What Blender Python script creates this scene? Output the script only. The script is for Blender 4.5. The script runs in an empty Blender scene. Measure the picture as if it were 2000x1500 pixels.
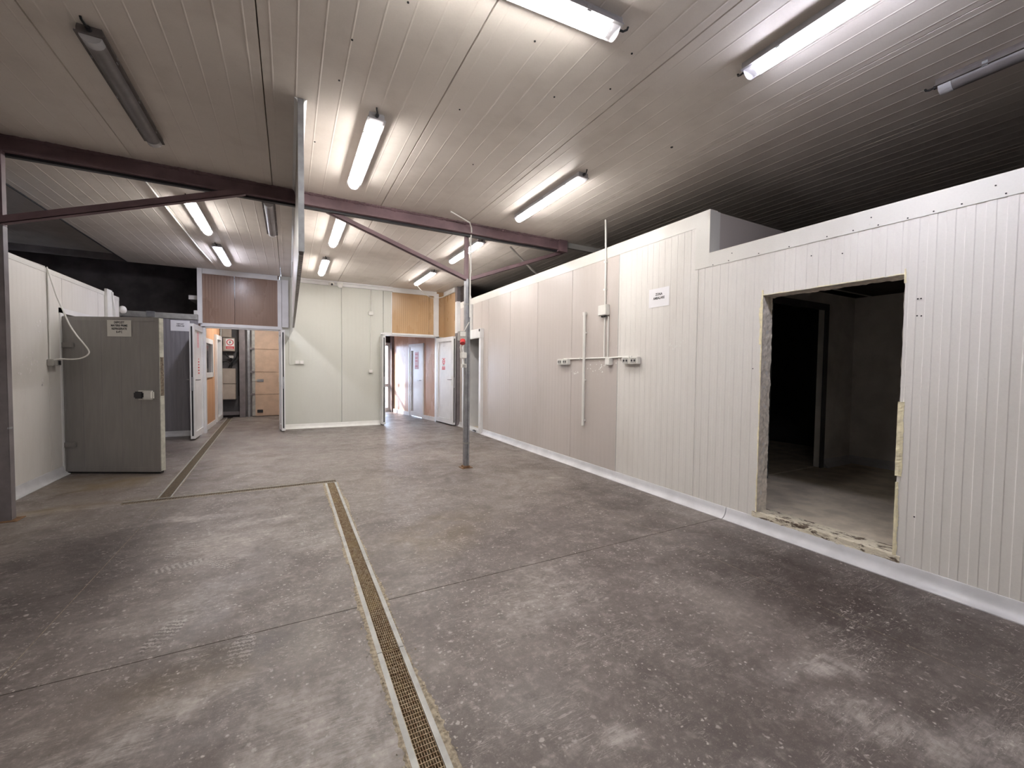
import bpy, bmesh, math, random
from mathutils import Vector, Matrix, noise as mnoise

random.seed(7)
SC = bpy.context.scene
COL = SC.collection

# ------------------------------------------------------------------ camera
cam_d = bpy.data.cameras.new('camera')
cam = bpy.data.objects.new('camera', cam_d)
COL.objects.link(cam)
cam_d.sensor_width = 36.0
cam_d.lens = 36.0 * 810.52 / 2000.0
cam_d.clip_start = 0.02
cam_d.clip_end = 200
_r = (0.881173, -0.472654, 0.011530)
_d = (-0.006462, -0.036423, -0.999316)
_f = (0.472750, 0.880495, -0.035149)
cam.matrix_world = Matrix(((_r[0], -_d[0], -_f[0], 0.0),
                           (_r[1], -_d[1], -_f[1], 0.0),
                           (_r[2], -_d[2], -_f[2], 1.32),
                           (0, 0, 0, 1)))
SC.camera = cam

# ------------------------------------------------------------------ world, sun, exposure
W = bpy.data.worlds.new('world')
SC.world = W
W.use_nodes = True
_bg = W.node_tree.nodes['Background']
_bg.inputs[0].default_value = (0.62, 0.76, 1.0, 1)
_bg.inputs[1].default_value = 14.0

sun_d = bpy.data.lights.new('sun', 'SUN')
sun_d.energy = 20.0
sun_d.angle = math.radians(2.0)
sun_d.color = (1.0, 0.84, 0.76)
sun = bpy.data.objects.new('sun', sun_d)
COL.objects.link(sun)
sun.rotation_euler = Vector((0.72, -0.55, -0.34)).to_track_quat('-Z', 'Y').to_euler()
sun.location = (-6, 18, 9)

SC.view_settings.view_transform = 'Standard'
SC.view_settings.look = 'None'
SC.view_settings.gamma = 1.0
SC.view_settings.use_curve_mapping = False
SC.view_settings.exposure = 0.13
LAMP_STRENGTH = 64.0

# ------------------------------------------------------------------ materials
def srgb(r, g, b):
    def c(v):
        v /= 255.0
        return v / 12.92 if v <= 0.04045 else ((v + 0.055) / 1.055) ** 2.4
    return (c(r), c(g), c(b), 1)

class NT:
    def __init__(s, name):
        s.m = bpy.data.materials.new(name)
        s.m.use_nodes = True
        s.t = s.m.node_tree
        s.b = s.t.nodes['Principled BSDF']
        s.out = s.t.nodes['Material Output']
    def n(s, typ, **kw):
        nd = s.t.nodes.new(typ)
        for k, v in kw.items():
            setattr(nd, k, v)
        return nd
    def link(s, a, b):
        s.t.links.new(a, b)
    def pos(s):
        return s.n('ShaderNodeNewGeometry').outputs['Position']
    def mapping(s, vec, scale=(1, 1, 1), rot=(0, 0, 0), loc=(0, 0, 0)):
        m = s.n('ShaderNodeMapping')
        m.inputs['Scale'].default_value = scale
        m.inputs['Rotation'].default_value = rot
        m.inputs['Location'].default_value = loc
        s.link(vec, m.inputs['Vector'])
        return m.outputs[0]
    def noise(s, vec, scale, detail=4, rough=0.55, dist=0.0):
        nd = s.n('ShaderNodeTexNoise')
        nd.inputs['Scale'].default_value = scale
        nd.inputs['Detail'].default_value = detail
        nd.inputs['Roughness'].default_value = rough
        nd.inputs['Distortion'].default_value = dist
        s.link(vec, nd.inputs['Vector'])
        return nd.outputs[0]
    def ramp(s, fac, lo, hi, a=0.0, b=1.0):
        m = s.n('ShaderNodeMapRange')
        m.interpolation_type = 'SMOOTHSTEP'
        m.inputs[1].default_value = lo
        m.inputs[2].default_value = hi
        m.inputs[3].default_value = a
        m.inputs[4].default_value = b
        s.link(fac, m.inputs[0])
        return m.outputs[0]
    def math(s, op, a, b=None, clamp=False):
        m = s.n('ShaderNodeMath', operation=op, use_clamp=clamp)
        for i, v in enumerate((a, b)):
            if v is None:
                continue
            if isinstance(v, (int, float)):
                m.inputs[i].default_value = v
            else:
                s.link(v, m.inputs[i])
        return m.outputs[0]
    def mix(s, fac, a, b):
        m = s.n('ShaderNodeMix', data_type='RGBA')
        for sock, v in ((m.inputs[0], fac), (m.inputs[6], a), (m.inputs[7], b)):
            if isinstance(v, (int, float)):
                sock.default_value = v
            elif isinstance(v, tuple):
                sock.default_value = v if len(v) == 4 else (*v, 1)
            else:
                s.link(v, sock)
        return m.outputs[2]
    def bump(s, h, strength=0.2, dist=0.01):
        b = s.n('ShaderNodeBump')
        b.inputs['Strength'].default_value = strength
        b.inputs['Distance'].default_value = dist
        s.link(h, b.inputs['Height'])
        s.link(b.outputs[0], s.b.inputs['Normal'])

MATS = {}
def simple(name, col, rough=0.5, metal=0.0, var=0.12, scale=6.0, spec=0.5, bump=0.0, stretch=(1, 1, 1)):
    """painted / metal / plastic surface with a little dirt variation"""
    k = NT(name)
    p = k.mapping(k.pos(), stretch)
    n = k.noise(p, scale, 5)
    dark = tuple(c * (1 - var) for c in col[:3])
    lite = tuple(min(1, c * (1 + var * 0.5)) for c in col[:3])
    k.link(k.mix(k.ramp(n, 0.3, 0.7), dark, lite), k.b.inputs['Base Color'])
    k.b.inputs['Roughness'].default_value = rough
    k.b.inputs['Metallic'].default_value = metal
    k.b.inputs['Specular IOR Level'].default_value = spec
    if bump:
        k.bump(k.noise(p, scale * 12, 3), bump, 0.003)
    MATS[name] = k.m
    return k.m

def dirty_panel(name, col, dirt, rough=0.32, amount=0.25, spec=0.5, height_fade=False):
    k = NT(name)
    P = k.pos()
    n = k.noise(k.mapping(P, (1, 1, 0.35)), 2.2, 6, 0.6)
    f = k.noise(P, 90, 3, 0.7)
    m = k.math('MULTIPLY', k.ramp(n, 0.42, 0.75), amount)
    specks = k.ramp(k.noise(P, 38, 2, 0.4), 0.70, 0.76, 0, 0.30)
    m2 = k.math('MAXIMUM', m, k.math('MULTIPLY', specks, k.ramp(k.noise(P, 1.7, 2), 0.45, 0.65)))
    c = k.mix(m2, col, dirt)
    c = k.mix(k.ramp(f, 0.3, 0.8, 0, 0.06), c, (0.2, 0.19, 0.18))
    k.link(c, k.b.inputs['Base Color'])
    k.link(k.ramp(n, 0.3, 0.8, rough, rough + 0.15), k.b.inputs['Roughness'])
    k.b.inputs['Specular IOR Level'].default_value = spec
    MATS[name] = k.m
    return k.m

def emissive(name, col, strength):
    k = NT(name)
    k.b.inputs['Base Color'].default_value = (0.9, 0.9, 0.9, 1)
    k.b.inputs['Roughness'].default_value = 0.3
    k.b.inputs['Emission Color'].default_value = (*col, 1)
    k.b.inputs['Emission Strength'].default_value = strength
    MATS[name] = k.m
    return k.m

def floor_material():
    k = NT('worn_concrete')
    P = k.pos()
    big = k.noise(P, 0.55, 3, 0.5, 0.4)
    med = k.noise(P, 2.6, 6, 0.62, 0.6)
    swp = k.mapping(P, (1.0, 3.4, 1.0), (0, 0, math.radians(-28)))
    sweep = k.noise(swp, 3.1, 7, 0.66, 0.9)
    fine = k.noise(P, 34, 4, 0.7)
    grit = k.noise(P, 160, 2, 0.6)
    def blobs(lst):
        acc = None
        wob = k.mapping(P)
        wv = k.n('ShaderNodeVectorMath', operation='ADD')
        nz = k.n('ShaderNodeTexNoise')
        nz.inputs['Scale'].default_value = 1.3
        nz.inputs['Detail'].default_value = 4
        k.link(P, nz.inputs['Vector'])
        sc = k.n('ShaderNodeVectorMath', operation='SCALE')
        sc.inputs['Scale'].default_value = 0.9
        k.link(nz.outputs['Color'], sc.inputs[0])
        k.link(P, wv.inputs[0]); k.link(sc.outputs[0], wv.inputs[1])
        for (x, y, rx, ry, rot, amt) in lst:
            mp = k.n('ShaderNodeMapping', vector_type='TEXTURE')
            mp.inputs['Location'].default_value = (x + 0.45, y + 0.45, 0.45)
            mp.inputs['Rotation'].default_value = (0, 0, math.radians(rot))
            mp.inputs['Scale'].default_value = (rx, ry, 50)
            k.link(wv.outputs[0], mp.inputs['Vector'])
            ln = k.n('ShaderNodeVectorMath', operation='LENGTH')
            k.link(mp.outputs[0], ln.inputs[0])
            v = k.ramp(ln.outputs['Value'], 0.25, 1.0, amt, 0.0)
            acc = v if acc is None else k.math('MAXIMUM', acc, v)
        return acc
    dust = blobs(FLOOR_DUST)
    darkm = blobs(FLOOR_DARK)
    mott = k.noise(P, 8.5, 6, 0.68, 0.3)
    c = k.mix(k.ramp(big, 0.35, 0.68), srgb(104, 95, 91), srgb(130, 121, 115))
    c = k.mix(k.ramp(med, 0.40, 0.72, 0, 0.5), c, srgb(88, 79, 75))
    c = k.mix(k.math('MULTIPLY', darkm, k.ramp(med, 0.2, 0.6, 0.65, 1.0)), c, srgb(70, 61, 58))
    keep = k.math('SUBTRACT', 1.0, k.math('MULTIPLY', darkm, 0.7))
    c = k.mix(k.math('MULTIPLY', k.ramp(mott, 0.50, 0.70, 0, 0.42), keep), c, srgb(160, 151, 145))
    c = k.mix(k.ramp(mott, 0.30, 0.46, 0.40, 0), c, srgb(74, 66, 62))
    # swept dust
    sw = k.ramp(sweep, 0.50, 0.74, 0, 1)
    dm = k.math('MULTIPLY', sw, k.math('ADD', k.math('MULTIPLY', dust, 0.9), 0.08), clamp=True)
    c = k.mix(dm, c, srgb(176, 167, 161))
    br = k.noise(k.mapping(P, (1.0, 6.0, 1.0), (0, 0, math.radians(-16))), 9.0, 5, 0.62, 1.4)
    streak = k.math('ADD', k.math('MULTIPLY', k.math('ADD', mott, med), 0.36), k.math('MULTIPLY', br, 0.28))
    dfill = k.math('MULTIPLY', dust, k.ramp(streak, 0.40, 0.60, 0.06, 0.82))
    c = k.mix(dfill, c, srgb(178, 170, 165))
    # boot prints pressed into the dust
    for (x, y, rot) in FOOTPRINTS:
        mp = k.n('ShaderNodeMapping', vector_type='TEXTURE')
        mp.inputs['Location'].default_value = (x, y, 0); mp.inputs['Rotation'].default_value = (0, 0, math.radians(rot)); mp.inputs['Scale'].default_value = (0.155, 0.058, 50)
        k.link(P, mp.inputs['Vector'])
        ln = k.n('ShaderNodeVectorMath', operation='LENGTH'); k.link(mp.outputs[0], ln.inputs[0])
        wave = k.n('ShaderNodeTexWave', bands_direction='X'); wave.inputs['Scale'].default_value = 1.7; wave.inputs['Distortion'].default_value = 5.0; wave.inputs['Detail Scale'].default_value = 3
        k.link(mp.outputs[0], wave.inputs['Vector'])
        msk = k.math('MULTIPLY', k.ramp(ln.outputs['Value'], 0.85, 1.0, 1, 0), k.ramp(mott, 0.35, 0.55))
        c = k.mix(k.math('MULTIPLY', msk, k.ramp(wave.outputs['Fac'], 0.3, 0.7, 0.0, 0.6)), c, srgb(82, 74, 71))
        c = k.mix(k.math('MULTIPLY', msk, k.ramp(wave.outputs['Fac'], 0.3, 0.6, 0.45, 0.0)), c, srgb(186, 178, 172))
    # trodden specks and chips
    for sc_, lo, hi, amt in ((21, 0.14, 0.26, 0.7), (38, 0.14, 0.28, 0.85), (75, 0.14, 0.32, 0.7)):
        v = k.n('ShaderNodeTexVoronoi')
        v.inputs['Scale'].default_value = sc_
        v.inputs['Randomness'].default_value = 1.0
        dv = k.n('ShaderNodeVectorMath', operation='ADD')
        nzc = k.n('ShaderNodeTexNoise'); nzc.inputs['Scale'].default_value = 60
        k.link(P, nzc.inputs['Vector'])
        scl = k.n('ShaderNodeVectorMath', operation='SCALE'); scl.inputs['Scale'].default_value = 0.02
        k.link(nzc.outputs['Color'], scl.inputs[0]); k.link(P, dv.inputs[0]); k.link(scl.outputs[0], dv.inputs[1])
        k.link(dv.outputs[0], v.inputs['Vector'])
        chips = k.ramp(v.outputs['Distance'], lo, hi, 1, 0)
        trod = k.ramp(k.noise(P, 2.1 + sc_ * 0.01, 4, 0.6), 0.42, 0.57)
        rnd = k.ramp(k.noise(P, 7.0 + sc_ * 0.2, 3, 0.6), 0.50, 0.56)
        chips = k.math('MULTIPLY', k.math('MULTIPLY', chips, trod), rnd)
        c = k.mix(k.math('MULTIPLY', chips, amt), c, srgb(190, 182, 175))
    # scratches : thin bands of a very stretched noise
    for rot, th in ((35, 0.010), (-52, 0.008), (8, 0.006), (70, 0.006)):
        sv = k.noise(k.mapping(P, (0.7, 5.0, 1.0), (0, 0, math.radians(rot)), (rot, 0, 0)), 3.3, 3, 0.5, 1.6)
        band = k.ramp(k.math('ABSOLUTE', k.math('SUBTRACT', sv, 0.5)), 0.0, th, 1, 0)
        band = k.math('MULTIPLY', band, k.ramp(k.noise(P, 3.6, 3), 0.50, 0.60, 0, 0.5))
        c = k.mix(band, c, srgb(180, 172, 165))
    c = k.mix(k.ramp(fine, 0.28, 0.70, 0.30, 0.0), c, srgb(66, 60, 57))
    c = k.mix(k.ramp(fine, 0.52, 0.76, 0, 0.22), c, srgb(176, 168, 160))
    c = k.mix(k.ramp(grit, 0.60, 0.72, 0, 0.34), c, srgb(172, 164, 156))
    # ochre stain by the cold room door and earthy tint
    oc = blobs([(-1.9, 6.2, 0.9, 0.45, -24, 0.55), (-1.75, 5.15, 0.6, 0.18, 4, 0.5), (1.1, 3.2, 0.9, 0.5, 30, 0.28), (-0.3, 2.2, 0.6, 0.4, 0, 0.22)])
    c = k.mix(k.math('MULTIPLY', oc, k.ramp(med, 0.25, 0.6)), c, srgb(126, 110, 82))
    k.link(c, k.b.inputs['Base Color'])
    k.link(k.ramp(med, 0.3, 0.75, 0.36, 0.62), k.b.inputs['Roughness'])
    k.b.inputs['Specular IOR Level'].default_value = 0.42
    h = k.math('ADD', k.math('MULTIPLY', fine, 0.5), k.math('MULTIPLY', med, 0.6))
    k.bump(h, 0.22, 0.004)
    MATS['concrete'] = k.m

# x, y, half length, half width, rotation, amount  (spots of trodden or swept dust on the concrete)
FLOOR_DUST = [(-0.72, 4.40, 0.42, 0.12, 12, 0.8), (-0.26, 4.10, 0.40, 0.20, 8, 0.8), (-0.40, 3.62, 0.55, 0.42, 10, 0.75), (0.10, 3.45, 0.30, 0.45, 0, 0.6),
              (-0.55, 2.85, 0.50, 0.22, 20, 0.45), (0.05, 1.50, 0.38, 0.42, 10, 1.0), (-0.46, 1.90, 0.50, 0.26, 22, 0.85), (-0.95, 1.85, 0.50, 0.30, 10, 0.7), (0.22, 1.75, 0.16, 0.30, 0, 0.75),
              (2.09, 0.86, 0.26, 0.10, -40, 1.0), (2.0, 0.62, 0.40, 0.16, -40, 0.6), (2.3, 0.45, 0.4, 0.12, -40, 0.5), (0.95, 1.03, 0.16, 0.10, 10, 1.0), (1.30, 2.10, 0.55, 0.35, 20, 0.55),
              (-1.70, 5.10, 0.60, 0.10, 4, 0.9), (1.4, 8.3, 2.2, 1.8, 0, 0.5), (1.0, 6.4, 1.6, 1.2, 0, 0.4), (0.9, 4.2, 0.6, 0.9, 0, 0.35), (2.91, 4.20, 0.22, 0.10, 0, 0.9), (0.75, 3.0, 0.3, 0.8, 0, 0.3)]
FLOOR_DARK = [(2.9, 1.1, 0.9, 1.7, 0, 1.0), (-1.4, 3.7, 0.8, 1.1, 10, 1.0), (2.2, 0.2, 1.2, 0.8, 0, 0.9), (-0.3, 2.35, 0.55, 0.25, 10, 0.7), (3.0, 3.2, 0.5, 1.0, 0, 0.6), (-1.8, 7.8, 0.9, 1.4, 0, 0.8), (1.6, 1.2, 0.6, 0.7, 0, 0.5), (-2.1, 2.6, 1.0, 1.4, 0, 0.8)]  # zones where the concrete colour is mixed darker
FOOTPRINTS = [(-0.683, 3.702, 62), (-0.412, 3.343, 118), (-0.648, 3.405, 20), (0.134, 3.582, 120), (-0.206, 2.26, 84), (-0.55, 2.55, 70), (1.10, 2.9, 40)]
floor_material()

white = dirty_panel('white_panel_paint', srgb(222, 219, 214)[:3], srgb(184, 177, 168)[:3], 0.36, 0.3)
greyw = dirty_panel('pale_grey_panel_paint', srgb(192, 184, 179)[:3], srgb(174, 166, 158)[:3], 0.30, 0.3)
ivory = dirty_panel('ivory_panel_paint', srgb(207, 208, 200)[:3], srgb(190, 188, 176)[:3], 0.38, 0.2)
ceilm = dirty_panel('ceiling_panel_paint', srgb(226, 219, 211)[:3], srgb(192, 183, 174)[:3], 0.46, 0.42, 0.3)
ceild = dirty_panel('shaded_ceiling_panel_paint', srgb(176, 167, 158)[:3], srgb(146, 136, 126)[:3], 0.5, 0.5, 0.25)  # same ceiling panels, with the weak light at far left put into the colour
brown = dirty_panel('tan_panel_paint', srgb(186, 152, 112)[:3], srgb(166, 134, 99)[:3], 0.24, 0.15)
mocha = dirty_panel('mocha_panel_paint', srgb(142, 116, 100)[:3], srgb(124, 100, 86)[:3], 0.24, 0.15)
pinkp = dirty_panel('peach_panel_paint', srgb(206, 172, 150)[:3], srgb(180, 148, 128)[:3], 0.22, 0.2)
orangep = dirty_panel('orange_beige_panel_paint', srgb(196, 150, 112)[:3], srgb(170, 128, 94)[:3], 0.4, 0.2)
bandm = dirty_panel('white_flashing', srgb(216, 214, 208)[:3], srgb(190, 184, 174)[:3], 0.3, 0.3)
simple('skirting_pvc', srgb(205, 205, 208), 0.35, 0, 0.12, 5)
simple('white_pvc', srgb(226, 226, 226), 0.3, 0, 0.06, 4)
simple('white_plastic', srgb(226, 225, 220), 0.4, 0, 0.05, 9)
simple('grey_plastic', srgb(178, 176, 172), 0.45, 0, 0.1, 9)
simple('dark_plastic', srgb(38, 38, 42), 0.45, 0, 0.2, 9)
simple('red_plastic', srgb(196, 42, 44), 0.4, 0, 0.1, 9)
simple('black_rubber', srgb(24, 24, 26), 0.6, 0, 0.2, 9)
simple('steel_red_oxide', srgb(120, 97, 102), 0.55, 0, 0.22, 5, 0.5, 0.15)
simple('steel_grey_paint', srgb(126, 120, 122), 0.5, 0.2, 0.16, 7)
simple('galvanised', srgb(160, 162, 166), 0.42, 0.75, 0.18, 14)
simple('galvanised_rail', srgb(166, 166, 162), 0.5, 0.35, 0.2, 10)
simple('chrome', srgb(190, 190, 190), 0.25, 0.9, 0.05)
simple('dust_grey_steel', srgb(146, 143, 141), 0.5, 0.0, 0.07, 9, 0.45, 0.0, (3, 3, 0.35))
simple('blue_grey_steel', srgb(134, 131, 136), 0.45, 0.0, 0.08, 9, 0.45, 0.0, (6, 6, 0.35))
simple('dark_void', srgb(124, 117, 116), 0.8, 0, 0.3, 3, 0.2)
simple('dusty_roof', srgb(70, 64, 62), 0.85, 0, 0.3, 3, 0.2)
simple('rust', srgb(134, 104, 78), 0.8, 0, 0.35, 30, 0.3, 0.3)
simple('foam_cream', srgb(234, 225, 192), 0.75, 0, 0.18, 22, 0.3, 0.5)
simple('foam_dirty', srgb(228, 220, 208), 0.85, 0, 0.25, 26, 0.25, 0.4)
simple('mortar', srgb(170, 158, 138), 0.85, 0, 0.45, 55, 0.25, 0.7)
simple('cold_room_floor', srgb(214, 202, 184), 0.6, 0, 0.2, 6, 0.3, 0.2)
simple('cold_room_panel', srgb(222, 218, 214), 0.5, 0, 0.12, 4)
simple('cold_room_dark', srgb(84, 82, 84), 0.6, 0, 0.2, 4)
simple('paper', srgb(232, 231, 234), 0.75, 0, 0.03, 8)
simple('paper_grey', srgb(214, 212, 206), 0.75, 0, 0.03, 8)
simple('ink', srgb(46, 44, 48), 0.8, 0, 0.02, 8)
simple('sign_red', srgb(206, 52, 60), 0.5, 0, 0.06, 8)
simple('sign_faded', srgb(216, 128, 138), 0.5, 0, 0.06, 8)
simple('sign_pink', srgb(226, 180, 186), 0.5, 0, 0.06, 8)
simple('sign_white', srgb(236, 232, 230), 0.5, 0, 0.03, 8)
simple('beige_cabinet', srgb(176, 164, 152), 0.45, 0, 0.1, 6)
simple('sand_door', srgb(198, 172, 150), 0.45, 0, 0.1, 6)
simple('worn_metal', srgb(126, 114, 100), 0.7, 0.1, 0.6, 60, 0.3, 0.4)
simple('edge_grey', srgb(190, 190, 178), 0.6, 0, 0.22, 16)
simple('diffuser_off', srgb(120, 116, 116), 0.35, 0, 0.12, 14)
simple('lamp_body_dim', srgb(104, 98, 96), 0.6, 0, 0.2, 9, 0.3)  # housing of unlit battens, colour darkened so they look less lit
simple('lamp_body', srgb(150, 148, 150), 0.45, 0, 0.12, 9)
simple('trench_dirt', srgb(92, 70, 46), 0.9, 0, 0.5, 60, 0.2, 0.8)

def grate_material():
    k = NT('rusty_grating')
    P = k.pos()
    n = k.noise(P, 45, 4, 0.7)
    c = k.mix(k.ramp(n, 0.36, 0.66), srgb(182, 166, 138), srgb(128, 102, 74))
    c = k.mix(k.ramp(k.noise(P, 6, 3), 0.5, 0.7, 0, 0.6), c, srgb(178, 158, 118))
    k.link(c, k.b.inputs['Base Color'])
    k.b.inputs['Roughness'].default_value = 0.75
    MATS['grating'] = k.m
grate_material()
simple('grating_dull', srgb(136, 124, 108), 0.8, 0, 0.25, 60, 0.3)
simple('trench_silt', srgb(104, 92, 78), 0.9, 0, 0.35, 50, 0.2, 0.5)

def sill_material():
    k = NT('broken_sill')
    P = k.pos()
    n = k.noise(k.mapping(P, (2, 1, 3)), 9, 6, 0.7, 0.6)
    c = k.mix(k.ramp(n, 0.50, 0.60), srgb(216, 208, 188), srgb(96, 82, 70))
    c = k.mix(k.ramp(k.noise(P, 60, 3), 0.55, 0.7, 0, 0.5), c, srgb(196, 188, 170))
    k.link(c, k.b.inputs['Base Color'])
    k.b.inputs['Roughness'].default_value = 0.85
    k.bump(n, 0.8, 0.01)
    MATS['broken_sill'] = k.m
sill_material()

def glass_material():
    k = NT('window_glass')
    k.b.inputs['Base Color'].default_value = (0.9, 0.95, 1, 1)
    k.b.inputs['Roughness'].default_value = 0.02
    k.b.inputs['Alpha'].default_value = 0.18
    MATS['glass'] = k.m
    d = NT('dark_glass')
    d.b.inputs['Base Color'].default_value = srgb(58, 54, 60)
    d.b.inputs['Roughness'].default_value = 0.12
    MATS['dark_glass'] = d.m
    e = NT('clear_lens')
    e.b.inputs['Base Color'].default_value = (0.8, 0.8, 0.82, 1)
    e.b.inputs['Roughness'].default_value = 0.25
    e.b.inputs['Alpha'].default_value = 0.55
    MATS['clear_lens'] = e.m
glass_material()
emissive('tube_glow_warm', (1.0, 0.955, 0.915), LAMP_STRENGTH)
emissive('tube_glow_cool', (0.86, 0.86, 1.0), LAMP_STRENGTH)
MM = lambda n: MATS[n] if isinstance(n, str) else n

# ------------------------------------------------------------------ mesh helpers
class MB:
    def __init__(s):
        s.v = []; s.f = []
    def add(s, verts, faces):
        o = len(s.v)
        s.v += [tuple(v) for v in verts]
        s.f += [tuple(i + o for i in f) for f in faces]
        return s
    def box(s, x0, x1, y0, y1, z0, z1):
        x0, x1 = min(x0, x1), max(x0, x1); y0, y1 = min(y0, y1), max(y0, y1); z0, z1 = min(z0, z1), max(z0, z1)
        return s.add([(x0, y0, z0), (x1, y0, z0), (x1, y1, z0), (x0, y1, z0), (x0, y0, z1), (x1, y0, z1), (x1, y1, z1), (x0, y1, z1)],
                     [(0, 3, 2, 1), (4, 5, 6, 7), (0, 1, 5, 4), (1, 2, 6, 5), (2, 3, 7, 6), (3, 0, 4, 7)])
    def prism(s, pts, vec):
        """closed polygon of 3-D points pushed along vec"""
        n = len(pts)
        a = [Vector(p) for p in pts]; v = Vector(vec)
        vs = a + [p + v for p in a]
        fs = [tuple(range(n - 1, -1, -1)), tuple(range(n, 2 * n))]
        fs += [(i, (i + 1) % n, (i + 1) % n + n, i + n) for i in range(n)]
        return s.add(vs, fs)
    def tube(s, pts, r, seg=8, caps=True):
        P = [Vector(p) for p in pts]
        rings = []
        prev = None
        for i, p in enumerate(P):
            t = (P[min(i + 1, len(P) - 1)] - P[max(i - 1, 0)]).normalized()
            if prev is None:
                u = t.orthogonal().normalized()
            else:
                u = (prev - t * prev.dot(t)).normalized()
            prev = u
            w = t.cross(u)
            rings.append([p + (u * math.cos(2 * math.pi * k / seg) + w * math.sin(2 * math.pi * k / seg)) * r for k in range(seg)])
        vs = [v for rg in rings for v in rg]
        fs = []
        for i in range(len(P) - 1):
            for k in range(seg):
                a = i * seg + k; b = i * seg + (k + 1) % seg
                fs.append((a, b, b + seg, a + seg))
        if caps:
            fs.append(tuple(range(seg - 1, -1, -1)))
            fs.append(tuple(range((len(P) - 1) * seg, len(P) * seg)))
        return s.add(vs, fs)
    def disc(s, c, r, axis, h, seg=20):
        c = Vector(c); ax = Vector(axis).normalized()
        u = ax.orthogonal().normalized(); w = ax.cross(u)
        return s.prism([c + (u * math.cos(2 * math.pi * k / seg) + w * math.sin(2 * math.pi * k / seg)) * r for k in range(seg)], ax * h)
    def ring(s, c, r0, r1, axis, h, seg=24):
        c = Vector(c); ax = Vector(axis).normalized()
        u = ax.orthogonal().normalized(); w = ax.cross(u)
        vs = []
        for k in range(seg):
            d = u * math.cos(2 * math.pi * k / seg) + w * math.sin(2 * math.pi * k / seg)
            vs += [c + d * r0, c + d * r1, c + d * r1 + ax * h, c + d * r0 + ax * h]
        fs = []
        for k in range(seg):
            a = k * 4; b = ((k + 1) % seg) * 4
            for j in range(4):
                fs.append((a + j, b + j, b + (j + 1) % 4, a + (j + 1) % 4))
        return s.add(vs, fs)
    def mesh(s, name, mat, bevel=0.0, smooth=False):
        me = bpy.data.meshes.new(name)
        me.from_pydata(s.v, [], s.f)
        bm = bmesh.new(); bm.from_mesh(me)
        bmesh.ops.recalc_face_normals(bm, faces=bm.faces)
        if bevel:
            bmesh.ops.bevel(bm, geom=[e for e in bm.edges if e.is_manifold and e.calc_face_angle(0) > 0.6], offset=bevel, segments=2, affect='EDGES', clamp_overlap=True)
        if smooth:
            for f in bm.faces: f.smooth = True
            for e in bm.edges:
                if e.is_manifold and e.calc_face_angle(0) > 0.7: e.smooth = False
        bm.to_mesh(me); bm.free()
        me.materials.append(MM(mat))
        return me
    def obj(s, name, mat, parent=None, bevel=0.0, smooth=False, **tags):
        return link(name, s.mesh(name, mat, bevel, smooth), parent, **tags)

def link(name, me, parent=None, **tags):
    o = bpy.data.objects.new(name, me)
    COL.objects.link(o)
    if parent is not None:
        o.parent = parent
    for k, v in tags.items():
        if v is not None:
            o[k] = v
    return o
def empty(name, loc=(0, 0, 0), rz=0.0, **tags):
    o = link(name, None, None, **tags)
    o.empty_display_size = 0.1
    o.location = loc
    o.rotation_euler = (0, 0, rz)
    return o
def thing(name, label, cat, loc=(0, 0, 0), rz=0.0, group=None):
    return empty(name, loc, rz, label=label, category=cat, group=group)
def one(o, label, cat, group=None):
    o['label'] = label; o['category'] = cat
    if group: o['group'] = group
    return o
def struct(name, label=None, cat=None, loc=(0, 0, 0), rz=0.0):
    return empty(name, loc, rz, kind='structure', label=label, category=cat)

def ribbed(u0, u1, z0, z1, plane, depth=0.0018, period=0.08, thick=0.1, seam=0.004, axis='x', sign=-1, phase=0.0, ends=(True, True), into=None):
    """A sandwich panel: front face with shallow trapezoid ribs, u along the wall, extruded in z.
    axis 'x': the wall plane is X=plane and u is Y;  axis 'y': plane Y=plane, u is X.  sign: side the face looks to."""
    a, b = u0 + seam * 0.5, u1 - seam * 0.5
    pts = [(a, -0.008), (a + 0.003, 0.0)] if ends[0] else [(a, 0.0)]
    u = math.floor((a - phase) / period) * period + phase
    e = 0.0045
    while u < b:
        for du, d in ((0.0, 0.0), (e, -depth), (period * 0.5, -depth), (period * 0.5 + e, 0.0)):
            q = u + du
            if a + 0.006 < q < b - 0.006:
                pts.append((q, d))
        u += period
    pts += [(b - 0.003, 0.0), (b, -0.008)] if ends[1] else [(b, 0.0)]
    # make the two ends start at the right level
    prof = pts + [(b, -thick), (a, -thick)]
    if axis == 'x':
        poly = [(plane + sign * d, q, z0) for q, d in prof]
    else:
        poly = [(q, plane + sign * d, z0) for q, d in prof]
    m = into or MB(); m.prism(poly, (0, 0, z1 - z0))
    return m

def text(body, size, mat, parent, mtx, name='lettering', bold=0.0, width=1.0, label=None):
    cu = bpy.data.curves.new('t', 'FONT')
    cu.body = body; cu.size = size; cu.align_x = 'CENTER'; cu.align_y = 'CENTER'
    cu.extrude = 0.0004; cu.offset = bold; cu.resolution_u = 3
    cu.space_line = 1.0
    to = bpy.data.objects.new('t', cu); COL.objects.link(to)
    dg = bpy.context.evaluated_depsgraph_get()
    me = bpy.data.meshes.new_from_object(to.evaluated_get(dg))
    bpy.data.objects.remove(to); bpy.data.curves.remove(cu)
    me.name = name
    me.transform(mtx @ Matrix.Diagonal((width, 1, 1, 1)))
    me.materials.clear(); me.materials.append(MM(mat))
    o = link(name, me, parent)
    if label: o['label'] = label
    return o
def face_mtx(origin, right, up):
    r = Vector(right).normalized(); u = Vector(up).normalized(); n = r.cross(u)
    o = Vector(origin)
    return Matrix(((r.x, u.x, n.x, o.x), (r.y, u.y, n.y, o.y), (r.z, u.z, n.z, o.z), (0, 0, 0, 1)))

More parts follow.
